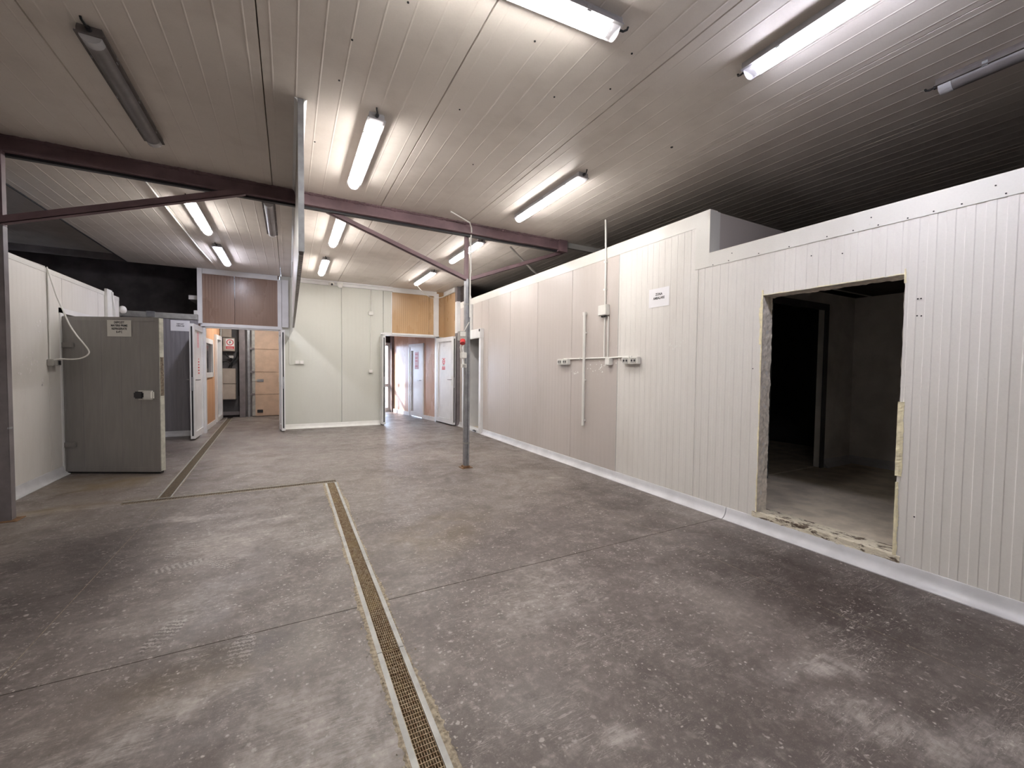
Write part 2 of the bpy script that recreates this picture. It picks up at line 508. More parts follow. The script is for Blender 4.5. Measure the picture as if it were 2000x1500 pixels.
def copy_tree(o, parent=None):
    c = o.copy(); COL.objects.link(c)
    if parent is not None: c.parent = parent
    for ch in list(o.children):
        copy_tree(ch, c)
    return c

# ------------------------------------------------------------------ dimensions
XR, XL, YB, ZC = 3.47, -2.40, 9.95, 3.20
LOWZ, TALLZ, LEFTZ = 2.43, 2.835, 2.40

# ------------------------------------------------------------------ floor : base, slabs, drains
fl = MB().box(-7, 9.5, -5, 20, -0.16, -0.11).obj('floor', 'trench_dirt', None, kind='structure', label='worn grey concrete floor with dusty scuffs and saw cut joints', category='floor')
g = 0.0016
gx = 0.0026
T1a, T1b = 0.350, 0.470
TCa, TCb = 5.135, 5.245
def t2(y, side):       # slightly skewed channel through the doorway
    return -1.168 + (y - 5.31) * (-0.0316) + (0.115 if side else 0.0)
def slab(poly):
    m = MB(); m.prism([(x, y, -0.105) for x, y in poly], (0, 0, 0.105))
    m.obj('slab', 'concrete', fl)
XJ1, XJ2, YJ = -1.077, 2.645, 2.37
slab([(-7, -5), (XJ1 - g, -5), (XJ1 - g, YJ - gx), (-7, YJ - gx)])
slab([(XJ1 + g, -5), (T1a, -5), (T1a, YJ - gx), (XJ1 + g, YJ - gx)])
slab([(T1b, -5), (XJ2 - g, -5), (XJ2 - g, YJ - gx), (T1b, YJ - gx)])
slab([(XJ2 + g, -5), (9.5, -5), (9.5, YJ - gx), (XJ2 + g, YJ - gx)])
slab([(-7, YJ + gx), (XJ1 - g, YJ + gx), (XJ1 - g, TCa), (-1.42, TCa), (-1.42, TCb), (t2(TCb, 0), TCb), (t2(13, 0), 13), (-7, 13)])
slab([(XJ1 + g, YJ + gx), (T1a, YJ + gx), (T1a, TCa), (XJ1 + g, TCa)])
slab([(T1b, YJ + gx), (XJ2 - g, YJ + gx), (XJ2 - g, 20), (-7, 20), (-7, 13.003), (t2(13, 1), 13.003), (t2(TCb, 1), TCb), (T1b, TCb)])
slab([(XJ2 + g, YJ + gx), (9.5, YJ + gx), (9.5, 20), (XJ2 + g, 20)])

MB().box(XJ1 - g, XJ1 + g, -5, TCa, -0.02, -0.0006).obj('joint_filler', 'mortar', fl)
MB().box(XJ2 - g, XJ2 + g, -5, 20, -0.02, -0.0006).obj('joint_filler', 'mortar', fl)
def grating_mesh(w, L, nx, pitch, name, mat):
    """pressed grid: long thin strips and cross bars"""
    m = MB()
    for i in range(nx + 1):
        x = -w / 2 + w * i / nx
        m.box(x - 0.0010, x + 0.0010, 0.001, L - 0.001, -0.022, -0.003)
    n = int(L / pitch)
    for j in range(n + 1):
        y = 0.003 + (L - 0.006) * j / n
        m.box(-w / 2, w / 2, y - 0.0014, y + 0.0014, -0.024, -0.002)
    return m.mesh(name, mat)
GR = {}
def drain(name, label, p0, p1, width, rail, sec=1.0, first=None, mortar=True, seed=1, gmat='grating', msc=1.0):
    p0 = Vector((*p0, 0)); p1 = Vector((*p1, 0))
    L = (p1 - p0).length
    d = (p1 - p0).normalized()
    rz = math.atan2(-d.x, d.y)
    root = thing(name, label, 'floor drain', p0, rz)
    y = 0.0
    cuts = [0.0]
    if first: cuts.append(first)
    while cuts[-1] + sec < L - 0.05: cuts.append(cuts[-1] + sec)
    cuts.append(L)
    for a, b in zip(cuts[:-1], cuts[1:]):
        ln = b - a
        for sx in (-1, 1):
            m = MB(); x0 = sx * (width / 2 - rail); x1 = sx * (width / 2 + 0.001)
            m.box(x0, x1, a + 0.002, b - 0.002, -0.06, 0.001)
            m.obj('rail', 'galvanised_rail', root)
        w = width - 2 * rail - 0.004
        key = (round(w, 3), round(ln, 3))
        key = key + (gmat,)
        if key not in GR:
            GR[key] = grating_mesh(w, ln - 0.006, max(4, round(w / 0.0098)), 0.021, 'grating', gmat)
        go = link('grating', GR[key], root)

        go.location = (0, a + 0.003, 0)
    if gmat == 'grating_dull': MB().box(-width / 2 + rail, width / 2 - rail, 0.004, L - 0.004, -0.05, -0.012).obj('silt', 'trench_silt', root)
    # rubble lying in the grid
    m = MB(); rnd = random.Random(seed)
    for i in range(int(L * 90)):
        yy = rnd.random() * L
        if mnoise.noise(Vector((seed * 3.1, yy * 1.7, 0))) + rnd.random() * 0.5 < 0.22: continue
        xx = (rnd.random() - 0.5) * (width - 2 * rail - 0.01); s = 0.002 + rnd.random() * 0.005
        q = [Vector((xx, yy, -0.010 + rnd.random() * 0.009)) + Vector((rnd.uniform(-1, 1), rnd.uniform(-1, 1), rnd.uniform(-.6, .6))) * s for _ in range(4)]
        m.add(q, [(0, 1, 2), (0, 2, 3), (0, 3, 1), (1, 3, 2)])
    if m.v: m.obj('debris', 'mortar', root, kind='stuff')
    if mortar:
        for sx in (-1, 1):
            m = MB(); n = int(L / 0.011); base = width / 2 + 0.001
            vs = []; 
            for i in range(n + 1):
                yy = L * i / n
                wv = 0.006 + 0.028 * max(0.0, 0.35 + 1.0 * mnoise.noise(Vector((sx * 9.0 + seed, yy * 2.2, 1.3)))) + 0.010 * mnoise.noise(Vector((sx * 5.0, yy * 30, 7))) + 0.005 * rnd.uniform(-1, 1)
                wv = max(0.003, wv) * msc
                hgt = 0.0010 + 0.002 * abs(mnoise.noise(Vector((sx * 2, yy * 40, 3))))
                vs += [(sx * base, yy, 0.0012), (sx * (base + wv * 0.5), yy, 0.0012 + hgt * 1.1), (sx * (base + wv), yy, 0.0002)]
            fs = []
            for i in range(n):
                a = i * 3
                fs += [(a, a + 1, a + 4, a + 3), (a + 1, a + 2, a + 5, a + 4)]
            m.add(vs, fs).obj('mortar_edge', 'mortar', root)
            # loose crumbs along the broken edge
            c = MB()
            for i in range(int(L * 110)):
                yy = rnd.random() * L; xx = sx * (base + abs(rnd.gauss(0, 0.022)) + 0.004); s = 0.0012 + rnd.random() ** 3 * 0.007
                q = [Vector((xx, yy, s * 0.5)) + Vector((rnd.uniform(-1, 1), rnd.uniform(-1, 1), rnd.uniform(-.5, .5))) * s for _ in range(4)]
                c.add(q, [(0, 1, 2), (0, 2, 3), (0, 3, 1), (1, 3, 2)])
            c.obj('crumbs', 'mortar', root, kind='stuff')
    return root
cx = (T1a + T1b) / 2
drain('channel_drain', 'long steel channel drain with rusty grid running towards the viewer', (cx, -4.065), (cx, TCa - 0.013), T1b - T1a, 0.021, 1.0, seed=3)
drain('channel_drain', 'short cross channel drain between the two long channels', (T1b, (TCa + TCb) / 2), (-1.42, (TCa + TCb) / 2), TCb - TCa, 0.012, 1.0, seed=5, msc=0.35, gmat='grating_dull')
drain('channel_drain', 'channel drain running past the cold room door through the left doorway', ((t2(TCb, 0) + t2(TCb, 1)) / 2, TCb + 0.012), ((t2(12.6, 0) + t2(12.6, 1)) / 2, 12.6), 0.112, 0.010, 1.0, seed=8, msc=0.35, gmat='grating_dull')

# ------------------------------------------------------------------ ceiling
cl = MB().box(-6.6, 8.1, -4.6, 10.06, ZC + 0.20, ZC + 0.28)
cl = cl.obj('ceiling', 'dark_void', None, kind='structure', label='flat ceiling of long insulated beige steel panels', category='ceiling')
def ceil_panel(x0, x1, y0, y1, phase, dz=0.0, mat=None):
    # profile in x, extruded along y ; face looks down
    a, b = x0 + 0.002, x1 - 0.002
    pts = [(a, 0.010), (a + 0.003, 0.0)]
    u = a + 0.05 + phase
    while u < b - 0.03:
        pts += [(u, 0.0), (u + 0.004, -0.0011), (u + 0.009, -0.0011), (u + 0.013, 0.0)]
        u += 0.136
    pts += [(b - 0.003, 0.0), (b, 0.010), (b, 0.06), (a, 0.06)]
    m = MB(); m.prism([(x, y0, ZC + dz + z) for x, z in pts], (0, y1 - y0, 0))
    m.obj('panel', mat or ceilm, cl)
seams = [-6.6, -5.86, -4.77, -3.68, -2.59, -1.24, -0.142, 0.95, 2.03, 3.12, 4.21, 5.30, 6.39, 7.48, 8.1]
for i, (a, b) in enumerate(zip(seams[:-1], seams[1:])):
    for (y0, y1) in ((-4.6, 0.3), (0.302, 5.10), (5.102, 10.05)):
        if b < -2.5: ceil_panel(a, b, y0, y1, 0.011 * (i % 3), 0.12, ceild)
        else: ceil_panel(a, b, y0, y1, 0.011 * (i % 3))
MB().box(-2.600, -2.588, -4.6, 10.05, ZC - 0.012, ZC + 0.19).obj('shade_lip', 'black_rubber', cl)  # lip added along the dark gap to keep lamp light off the raised panels
# a few dark screw heads and stains that sit on the ceiling
m = MB()
for (x, y) in ((2.839, 2.504), (1.25, 2.1), (1.62, 2.45), (1.8, 1.9), (0.55, 2.2), (1.1, 2.9), (0.3, 3.0), (0.2, 3.9), (0.33, 2.6), (1.9, 2.2), (0.75, 1.7), (1.5, 3.6)):
    m.disc((x, y, ZC - 0.001), 0.011 if x > 2.8 else 0.006, (0, 0, -1), 0.004, 8)
m.obj('screw_heads', 'black_rubber', cl, kind='stuff')

# ------------------------------------------------------------------ right wall : tall and low cold room fronts
wr = struct('wall_right', 'long white insulated panel wall of the cold rooms on the right', 'wall')
def rp(y0, y1, z0, z1, mat, depth=0.0026, thick=0.10, phase=0.03):
    # face looks towards -X : profile depth goes into +X
    m = ribbed(y0, y1, z0, z1, XR, depth=depth, thick=thick, axis='x', sign=-1, phase=phase)
    return m.obj('panel', mat, wr)
OY0, OY1, OZ0, OZ1 = 1.170, 2.075, 0.145, 1.955       # rough opening
FY0, FY1, FZ1 = 7.80, 8.62, 1.98                     # far cold room doorway
for a, b in ((-3.9, -2.8), (-2.8, -1.7), (-1.7, -0.6), (-0.6, 0.5)):
    rp(a, b, 0, LOWZ - 0.005, white)
YM = 1.61      # joint between the two panels the opening was cut through
H_ = LOWZ - 0.005
cut = dict(axis='x', sign=-1, phase=0.03, depth=0.0026)
m = MB()
ribbed(OY1, 2.70, 0, H_, XR, seam=0.0, ends=(False, True), into=m, **cut)
ribbed(YM, OY1, OZ1, H_, XR, ends=(False, False), seam=0.0, into=m, **cut)
ribbed(YM, OY1, 0, OZ0 - 0.05, XR, ends=(False, False), seam=0.0, into=m, **cut)
m.obj('panel', white, wr)
m = MB()
ribbed(0.5, OY0, 0, H_, XR, seam=0.0, ends=(True, False), into=m, **cut)
ribbed(OY0, YM, OZ1, H_, XR, ends=(False, False), seam=0.0, into=m, **cut)
ribbed(OY0, YM, 0, OZ0 - 0.05, XR, ends=(False, False), seam=0.0, into=m, **cut)
m.obj('panel', white, wr)
rp(2.70, 3.795, 0, TALLZ - 0.005, white, 0.0022)
for a, b in ((3.795, 4.72), (4.72, 5.63), (5.63, 6.559), (6.559, 7.464)):
    rp(a, b, 0, TALLZ - 0.005, greyw, 0.0009)
rp(7.464, FY0, 0, TALLZ - 0.005, greyw, 0.0009)
rp(FY0, FY1, FZ1, TALLZ - 0.005, greyw, 0.0009)
rp(FY1, 9.12, 0, TALLZ - 0.005, greyw, 0.0009)
# flashings along the top
MB().prism([(XR - 0.004, -3.9, 2.298), (XR - 0.004, -3.9, LOWZ), (XR + 0.11, -3.9, LOWZ + 0.001), (XR + 0.11, -3.9, LOWZ - 0.002), (XR - 0.0015, -3.9, LOWZ - 0.003), (XR - 0.0015, -3.9, 2.298)], (0, 2.590 + 3.9, 0)).obj('top_flashing', bandm, wr)
MB().prism([(XR - 0.004, 2.592, 2.700), (XR - 0.004, 2.592, TALLZ), (XR + 0.11, 2.592, TALLZ + 0.001), (XR + 0.11, 2.592, TALLZ - 0.002), (XR - 0.0015, 2.592, TALLZ - 0.003), (XR - 0.0015, 2.592, 2.700)], (0, 9.12 - 2.592, 0)).obj('top_flashing', bandm, wr)
MB().box(XR - 0.0045, XR + 0.02, 2.592, 2.735, 2.30, 2.70).box(XR - 0.0045, XR + 0.10, 2.588, 2.592, 2.30, TALLZ).obj('corner_flashing', bandm, wr)
sm = MB()
for yy in (2.545, 2.39, 2.12, 1.88, 1.62, 1.46, 1.32, 1.17, 1.05, 0.93, 0.76, 0.60):
    sm.disc((XR - 0.004, yy, 2.312 + 0.004 * math.sin(yy * 9)), 0.0042, (-1, 0, 0), 0.003, 8)
for yy in (2.36, 1.36, 0.8):
    sm.disc((XR - 0.004, yy, 2.372), 0.004, (-1, 0, 0), 0.003, 8)
for yy, zz in ((1.105, 1.79), (1.09, 1.79), (1.105, 1.685), (1.085, 1.682), (1.075, 0.42), (1.72, 2.20), (1.52, 2.17), (2.14, 1.35)):
    sm.disc((XR - 0.002, yy, zz), 0.0045, (-1, 0, 0), 0.002, 8)
sm.obj('screw_heads', 'black_rubber', wr, kind='stuff')
# joint sealing strip between the two makes of panel
MB().box(XR - 0.002, XR + 0.01, 3.789, 3.801, 0.09, 2.70).obj('joint_cover', 'grey_plastic', wr)

# tops and insides of the right hand boxes
bx = struct('wall_cold_rooms', 'dusty roofs and inner walls of the right hand cold rooms', 'wall')
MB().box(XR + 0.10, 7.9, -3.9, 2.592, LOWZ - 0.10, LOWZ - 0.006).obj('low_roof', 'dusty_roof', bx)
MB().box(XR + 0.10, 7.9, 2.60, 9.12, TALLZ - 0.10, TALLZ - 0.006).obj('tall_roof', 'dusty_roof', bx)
MB().box(XR + 0.001, 3.62, 2.594, 2.60, LOWZ - 0.01, TALLZ - 0.003).obj('end_flashing', bandm, bx)
MB().box(3.62, 7.9, 2.596, 2.66, LOWZ - 0.09, TALLZ - 0.006).obj('end_panel', greyw, bx)
# room behind the rough opening
FZ = 0.12
MB().box(XR + 0.105, 6.70, -1.5, 2.80, 0.001, FZ).obj('inner_floor', 'cold_room_floor', bx)
for (a, b, z0, z1) in ((XR + 0.105, 4.74, FZ, 2.32), (5.93, 6.66, FZ, 2.32), (4.74, 5.93, 2.13, 2.32)):
    MB().box(a, b, 2.75, 2.83, z0, z1).obj('inner_panel', 'cold_room_panel', bx)
for a, b in ((1.6, 2.75), (0.45, 1.598), (-0.7, 0.448), (-1.5, -0.702)):
    MB().box(6.66, 6.74, a, b, FZ, 2.32).obj('inner_panel', 'cold_room_panel', bx)
MB().box(XR + 0.105, 6.66, -1.58, -1.5, FZ, 2.32).obj('inner_panel', 'cold_room_panel', bx)
for (p, q) in (((6.66, 2.75), (6.66, -1.5)),):
    MB().prism([(6.66, 2.75, FZ), (6.60, 2.75, FZ), (6.645, 2.75, FZ + 0.05), (6.655, 2.75, FZ + 0.1), (6.66, 2.75, FZ + 0.1)], (0, -4.2, 0)).obj('inner_skirting', 'skirting_pvc', bx)
MB().prism([(5.99, 2.75, FZ), (5.99, 2.69, FZ), (5.99, 2.735, FZ + 0.05), (5.99, 2.745, FZ + 0.1), (5.99, 2.75, FZ + 0.1)], (0.61, 0, 0)).obj('inner_skirting', 'skirting_pvc', bx)
# dark doorway deeper inside, with steel frame
fr = MB().box(4.70, 4.78, 2.735, 2.752, FZ, 2.16).box(5.90, 5.98, 2.735, 2.752, FZ, 2.16).box(4.70, 5.98, 2.735, 2.752, 2.10, 2.18)
fr.obj('inner_door_frame', 'cold_room_dark', bx)
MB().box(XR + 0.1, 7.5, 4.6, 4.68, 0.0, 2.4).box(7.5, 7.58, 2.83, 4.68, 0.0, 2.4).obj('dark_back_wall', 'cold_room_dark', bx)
MB().box(XR + 0.105, 7.5, 2.83, 4.6, 0.001, FZ).obj('inner_floor', 'cold_room_floor', bx)
# room behind the far doorway
MB().box(XR + 0.105, 5.6, 7.0, 9.12, 0.001, 0.03).obj('inner_floor', 'cold_room_floor', bx)
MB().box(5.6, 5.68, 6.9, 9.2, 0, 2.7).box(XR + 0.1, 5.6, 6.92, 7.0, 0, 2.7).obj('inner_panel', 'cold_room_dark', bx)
MB().box(XR + 0.1, 5.6, 9.04, 9.12, 0, 2.7).obj('inner_panel', 'cold_room_panel', bx)

# rough edges of the cut opening: reveal, foam and broken sill
op = struct('trim_1', 'ragged yellow foam edge around the doorway cut through the right wall', 'door frame')
def ragged_strip(name, mat, a, b, axis_u, axis_w, nrm, wmin, wmax, hgt, seed, step=0.011, freq=6.0):
    """strip from a to b; axis_w = direction the ragged edge grows; nrm = outwards"""
    a = Vector(a); b = Vector(b); L = (b - a).length; d = (b - a) / L
    w = Vector(axis_w); n = Vector(nrm); k = max(2, int(L / step)); rnd = random.Random(seed)
    vs = []
    for i in range(k + 1):
        t = L * i / k
        wd = wmin + (wmax - wmin) * min(1, max(0, 0.5 + 0.9 * mnoise.noise(Vector((seed * 7.3, t * freq, 2.0))))) + rnd.uniform(-1, 1) * 0.0025
        h1 = hgt * (0.55 + 0.45 * mnoise.noise(Vector((seed, t * 17, 5.0)))) + rnd.uniform(0, 0.0015)
        p = a + d * t
        vs += [p, p + n * h1, p + w * wd * 0.55 + n * (h1 * (0.8 + 0.4 * rnd.random())), p + w * wd + n * h1 * 0.35, p + w * wd]
    fs = []
    for i in range(k):
        o = i * 5
        for j in range(4):
            fs.append((o + j, o + j + 1, o + j + 6, o + j + 5))
        fs.append((o + 4, o, o + 5, o + 9))
    fs += [(4, 3, 2, 1, 0), tuple(k * 5 + j for j in range(5))]
    return MB().add(vs, fs).obj(name, mat, op)
xo = XR - 0.001
# outside beads
ragged_strip('foam_bead', 'foam_cream', (xo, OY1 - 0.004, 1.55), (xo, OY1 - 0.004, 2.0), None, (0, 1, 0), (-1, 0, 0), 0.012, 0.034, 0.007, 3)
ragged_strip('foam_bead', 'foam_cream', (xo, OY1 - 0.004, 0.12), (xo, OY1 - 0.004, 1.55), None, (0, 1, 0), (-1, 0, 0), 0.002, 0.014, 0.005, 4)
ragged_strip('foam_bead', 'foam_cream', (xo, OY0 + 0.004, 0.08), (xo, OY0 + 0.004, 0.62), None, (0, -1, 0), (-1, 0, 0), 0.012, 0.030, 0.006, 5)
ragged_strip('foam_bead', 'foam_cream', (xo, OY0 + 0.008, 0.66), (xo, OY0 + 0.008, 1.14), None, (0, -1, 0), (-1, 0, 0), 0.028, 0.034, 0.010, 6)
ragged_strip('foam_bead', 'foam_cream', (xo, OY0 + 0.004, 1.90), (xo, OY0 + 0.004, 1.99), None, (0, -1, 0), (-1, 0, 0), 0.006, 0.018, 0.007, 7)
ragged_strip('foam_bead', 'foam_cream', (xo, OY1 + 0.015, OZ1 + 0.002), (xo, OY0 - 0.005, OZ1 + 0.002), None, (0, 0, 1), (-1, 0, 0), 0.001, 0.008, 0.003, 8)
# reveals (cut core of the panels)
def reveal(a, b, w, n, seed, amp, mat='foam_dirty', name='cut_core', depth=0.135, nu=None):
    a = Vector(a); b = Vector(b); L = (b - a).length; d = (b - a) / L; w = Vector(w); n = Vector(n)
    nu = int(L / 0.016); nv = 9; vs = []; fs = []
    for i in range(nu + 1):
        for j in range(nv + 1):
            t = L * i / nu; s = depth * j / nv
            h = amp * (mnoise.fractal(Vector((t * 16, s * 20, seed * 3.7)), 0.9, 2.1, 4) * 0.5 + 0.45)
            if j == nv: h += amp * 0.6 * abs(mnoise.noise(Vector((t * 40, seed, 1))))
            vs.append(a + d * t + w * s + n * h)
    for i in range(nu):
        for j in range(nv):
            o = i * (nv + 1) + j
            fs.append((o, o + 1, o + nv + 2, o + nv + 1))
    return MB().add(vs, fs).obj(name, mat, op, smooth=False)
reveal((XR, OY1 + 0.002, 0.10), (XR, OY1 + 0.002, 1.97), (1, 0, 0), (0, -1, 0), 1, 0.010)
reveal((XR, OY0 - 0.002, 0.10), (XR, OY0 - 0.002, 1.97), (1, 0, 0), (0, 1, 0), 2, 0.010)
reveal((XR, OY0, OZ1 + 0.004), (XR, OY1, OZ1 + 0.004), (1, 0, 0), (0, 0, -1), 3, 0.014)
s_ = MB()
nu, nv = 80, 12
vs, fs = [], []
for i in range(nu + 1):
    for j in range(nv + 1):
        yy = OY0 - 0.035 + (OY1 - OY0 + 0.07) * i / nu; t = j / nv
        if t < 0.45:
            x = XR - 0.006; z = 0.085 + (OZ0 - 0.085) * t / 0.45
        else:
            x = XR - 0.006 + (t - 0.45) / 0.55 * 0.20; z = OZ0 - 0.012 * (t - 0.45) / 0.55
        nz = mnoise.fractal(Vector((yy * 18, x * 25 + z * 25, 4.0)), 0.9, 2.0, 4) * 0.55
        x += (-0.008 * nz if t < 0.5 else 0.0); z += (0.010 * nz if t > 0.3 else 0.004 * nz)
        vs.append((x, yy, z))
for i in range(nu):
    for j in range(nv):
        o = i * (nv + 1) + j; fs.append((o, o + 1, o + nv + 2, o + nv + 1))
MB().add(vs, fs).obj('broken_sill', 'broken_sill', op)
# flaked paint patches beside the sockets, small chips of bare foam
pm = MB(); rnd = random.Random(12)
for (cy_, cz_, n_, sp) in ((4.15, 1.36, 26, 0.13), (3.02, 1.57, 7, 0.05), (2.88, 1.62, 5, 0.03), (4.6, 1.30, 10, 0.05)):
    for i in range(n_):
        yy = cy_ + rnd.gauss(0, sp); zz = cz_ + rnd.gauss(0, sp * 0.35); s = rnd.uniform(0.004, 0.015)
        pts = [(XR - 0.0012, yy + math.cos(q) * s * rnd.uniform(.5, 1.2), zz + math.sin(q) * s * rnd.uniform(.5, 1.2)) for q in [k * 1.2566 for k in range(5)]]
        pm.prism(pts, (0.001, 0, 0))
pm.obj('paint_flakes', 'white_plastic', wr, kind='stuff')

# far cold room doorway frame
df = struct('door_1', 'white framed doorway of the far cold room with sliding rail head', 'door frame')
xf = XR - 0.06
MB().box(xf, XR + 0.10, FY0 - 0.10, FY0, 0.0, FZ1 + 0.02).obj('frame_post', 'white_pvc', df, 0.006)
MB().box(xf, XR + 0.10, FY1, FY1 + 0.10, 0.0, FZ1 + 0.02).obj('frame_post', 'white_pvc', df, 0.006)
MB().box(xf - 0.02, XR + 0.02, FY0 - 0.11, FY1 + 0.11, FZ1 - 0.03, FZ1 + 0.16).obj('frame_head', 'white_pvc', df, 0.008)
MB().box(xf, XR + 0.10, FY0, FY1, 0.0, 0.055).obj('threshold', 'white_pvc', df, 0.006)
MB().box(xf + 0.01, XR, 8.26, 8.36, FZ1 + 0.16, 2.70).obj('rail_upright', 'white_pvc', df, 0.006)
MB().box(XR + 0.10, XR + 0.30, FY1 - 0.004, FY1 + 0.05, 0.03, FZ1).obj('reveal_panel', 'white_pvc', df)
MB().tube([(xf - 0.012, FY0 + 0.10, 0.03), (xf - 0.02, FY0 + 0.16, 0.045), (xf - 0.014, FY0 + 0.24, 0.03)], 0.011).tube([(xf - 0.012, FY0 + 0.5, 0.03), (xf - 0.012, FY0 + 0.58, 0.03)], 0.010).obj('floor_catch', 'dark_plastic', df)
MB().box(xf - 0.028, xf - 0.018, FY0 - 0.09, FY0 - 0.05, FZ1 + 0.10, FZ1 + 0.15).obj('rail_bracket', 'dark_plastic', df)

# ------------------------------------------------------------------ skirtings
def cove(y0, y1, wallx, s, name, root):
    """coved skirting along Y ; s=+1: wall at +X side"""
    pr = [(0.0, 0.0), (0.066, 0.0), (0.066, 0.006), (0.052, 0.010), (0.036, 0.020), (0.022, 0.038), (0.013, 0.062), (0.010, 0.088), (0.006, 0.098), (0.0, 0.100)]
    m = MB(); m.prism([(wallx - s * a, y0, b) for a, b in pr], (0, y1 - y0, 0))
    return m.obj(name, 'skirting_pvc', root, smooth=True)
def cove_x(x0, x1, wally, name, root, h=1.0, mat='skirting_pvc'):
    pr = [(0.0, 0.0), (0.060, 0.0), (0.060, 0.006), (0.048, 0.010), (0.033, 0.020), (0.020, 0.038), (0.012, 0.062), (0.009, 0.088), (0.005, 0.098), (0.0, 0.100)]
    m = MB(); m.prism([(x0, wally - a, b * h) for a, b in pr], (x1 - x0, 0, 0))
    return m.obj(name, mat, root, smooth=True)
br = struct('baseboard_right', 'white coved plastic skirting along the right wall', 'skirting')
for a, b in ((-3.9, 0.2), (0.203, 2.338), (2.345, 6.0), (6.003, 7.70), (8.73, 9.12)):
    cove(a, b, XR, 1, 'skirting_length', br)
bl = struct('baseboard_left', 'pale coved skirting at the foot of the left cold room wall', 'skirting')
for a, b in ((-3.9, 3.0), (3.003, 6.90), (8.35, 8.88)):
    cove(a, b, XL, -1, 'skirting_length', bl)
bb = struct('baseboard_back', 'cream coved skirting below the ivory back wall', 'skirting')
cove_x(-0.085, 1.86, YB, 'skirting_length', bb, 1.0, 'white_plastic')
bg = struct('baseboard_grey', 'pale skirting below the dark grey cold room front', 'skirting')
cove_x(-3.4, -1.56, 9.75, 'skirting_length', bg)

# ------------------------------------------------------------------ left wall
wl = struct('wall_left', 'pale panel wall of the left cold room', 'wall')
LD0, LD1, LDZ = 6.98, 8.05, 1.93
for a, b, z0, z1 in ((-3.9, -2.6, 0, LEFTZ), (-2.6, -1.3, 0, LEFTZ), (-1.3, 0.0, 0, LEFTZ), (0.0, 1.3, 0, LEFTZ), (1.3, 2.65, 0, LEFTZ), (2.65, 4.0, 0, LEFTZ), (4.0, 5.3, 0, LEFTZ), (5.3, 6.63, 0, LEFTZ), (6.63, LD0, 0, LEFTZ), (LD0, LD1, LDZ, LEFTZ), (LD1, 8.88, 0, LEFTZ)):
    ribbed(a, b, z0, z1 - 0.005, XL, depth=0.0006, axis='x', sign=1).obj('panel', white, wl)
MB().prism([(XL + 0.004, -3.9, LEFTZ - 0.055), (XL + 0.004, -3.9, LEFTZ), (XL - 0.12, -3.9, LEFTZ), (XL - 0.12, -3.9, LEFTZ - 0.004), (XL + 0.001, -3.9, LEFTZ - 0.004), (XL + 0.001, -3.9, LEFTZ - 0.055)], (0, 8.885 + 3.9, 0)).obj('top_flashing', bandm, wl)
MB().box(XL - 0.10, XL + 0.003, 8.88, 8.886, 0, LEFTZ).obj('corner_flashing', bandm, wl)
MB().box(XL - 2.6, XL - 0.10, 8.80, 8.88, 0, LEFTZ - 0.004).obj('end_panel', white, wl)
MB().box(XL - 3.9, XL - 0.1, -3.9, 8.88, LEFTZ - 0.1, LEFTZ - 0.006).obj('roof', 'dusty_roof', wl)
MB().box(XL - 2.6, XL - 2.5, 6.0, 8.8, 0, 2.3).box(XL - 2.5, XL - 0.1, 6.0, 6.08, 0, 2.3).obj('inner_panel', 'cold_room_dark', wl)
MB().box(XL - 0.004, XL + 0.012, LD0 - 0.09, LD0, 0, LDZ + 0.06).box(XL - 0.004, XL + 0.012, LD0 - 0.09, LD1 + 0.09, LDZ, LDZ + 0.06).box(XL - 0.004, XL + 0.012, LD1, LD1 + 0.09, 0, LDZ + 0.06).obj('door_surround', 'white_pvc', wl)
pm = MB(); rnd = random.Random(5)
for (cy_, cz_, n_, sp) in ((6.18, 1.30, 12, 0.10), (6.32, 1.36, 8, 0.05), (6.5, 1.1, 3, 0.03), (6.45, 1.72, 4, 0.05)):
    for i in range(n_):
        yy = cy_ + rnd.gauss(0, sp); zz = cz_ + rnd.gauss(0, sp * 0.7); s = rnd.uniform(0.006, 0.022)
        pts = [(XL + 0.0014, yy + math.cos(q) * s * rnd.uniform(.5, 1.2), zz + math.sin(q) * s * rnd.uniform(.5, 1.2)) for q in [k * 1.2566 for k in range(5)]]
        pm.prism(pts, (-0.001, 0, 0))
pm.obj('paint_flakes', 'sign_white', wl, kind='stuff')

# ------------------------------------------------------------------ grey box front and dark void on the left
wg = struct('wall_grey_room', 'dark grey ribbed cold room front beside the left double door', 'wall')
xs = [-3.4, -2.6, -1.52]
for a, b in zip(xs[:-1], xs[1:]):
    ribbed(a, b, 0, 2.19, 9.75, depth=0.002, axis='y', sign=-1, thick=0.08, period=0.07).obj('panel', 'blue_grey_steel', wg)
# ribbed() pushes depth towards -sign ; cap flashing on top
MB().box(-3.4, -1.52, 9.735, 9.84, 2.185, 2.285).obj('cap_flashing', 'galvanised_rail', wg, 0.004)
MB().box(-2.26, -2.14, 9.725, 9.745, 2.20, 2.30).obj('joint_clip', 'galvanised', wg, 0.004)
MB().box(-3.48, -3.40, 8.88, 9.84, 0, 2.28).obj('return_panel', 'cold_room_dark', wg)
MB().box(-6.5, -1.53, 9.84, 13.4, 2.18, 2.27).obj('roof', 'dark_void', wg)
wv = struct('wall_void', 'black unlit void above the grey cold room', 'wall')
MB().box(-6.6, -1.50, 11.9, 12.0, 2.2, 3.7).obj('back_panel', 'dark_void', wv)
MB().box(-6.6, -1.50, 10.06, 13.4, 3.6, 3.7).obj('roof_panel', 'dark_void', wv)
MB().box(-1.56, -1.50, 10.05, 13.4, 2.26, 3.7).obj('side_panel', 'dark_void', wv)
MB().box(-6.6, -1.50, 10.05, 10.07, 3.2, 3.7).obj('front_panel', 'dark_void', wv)
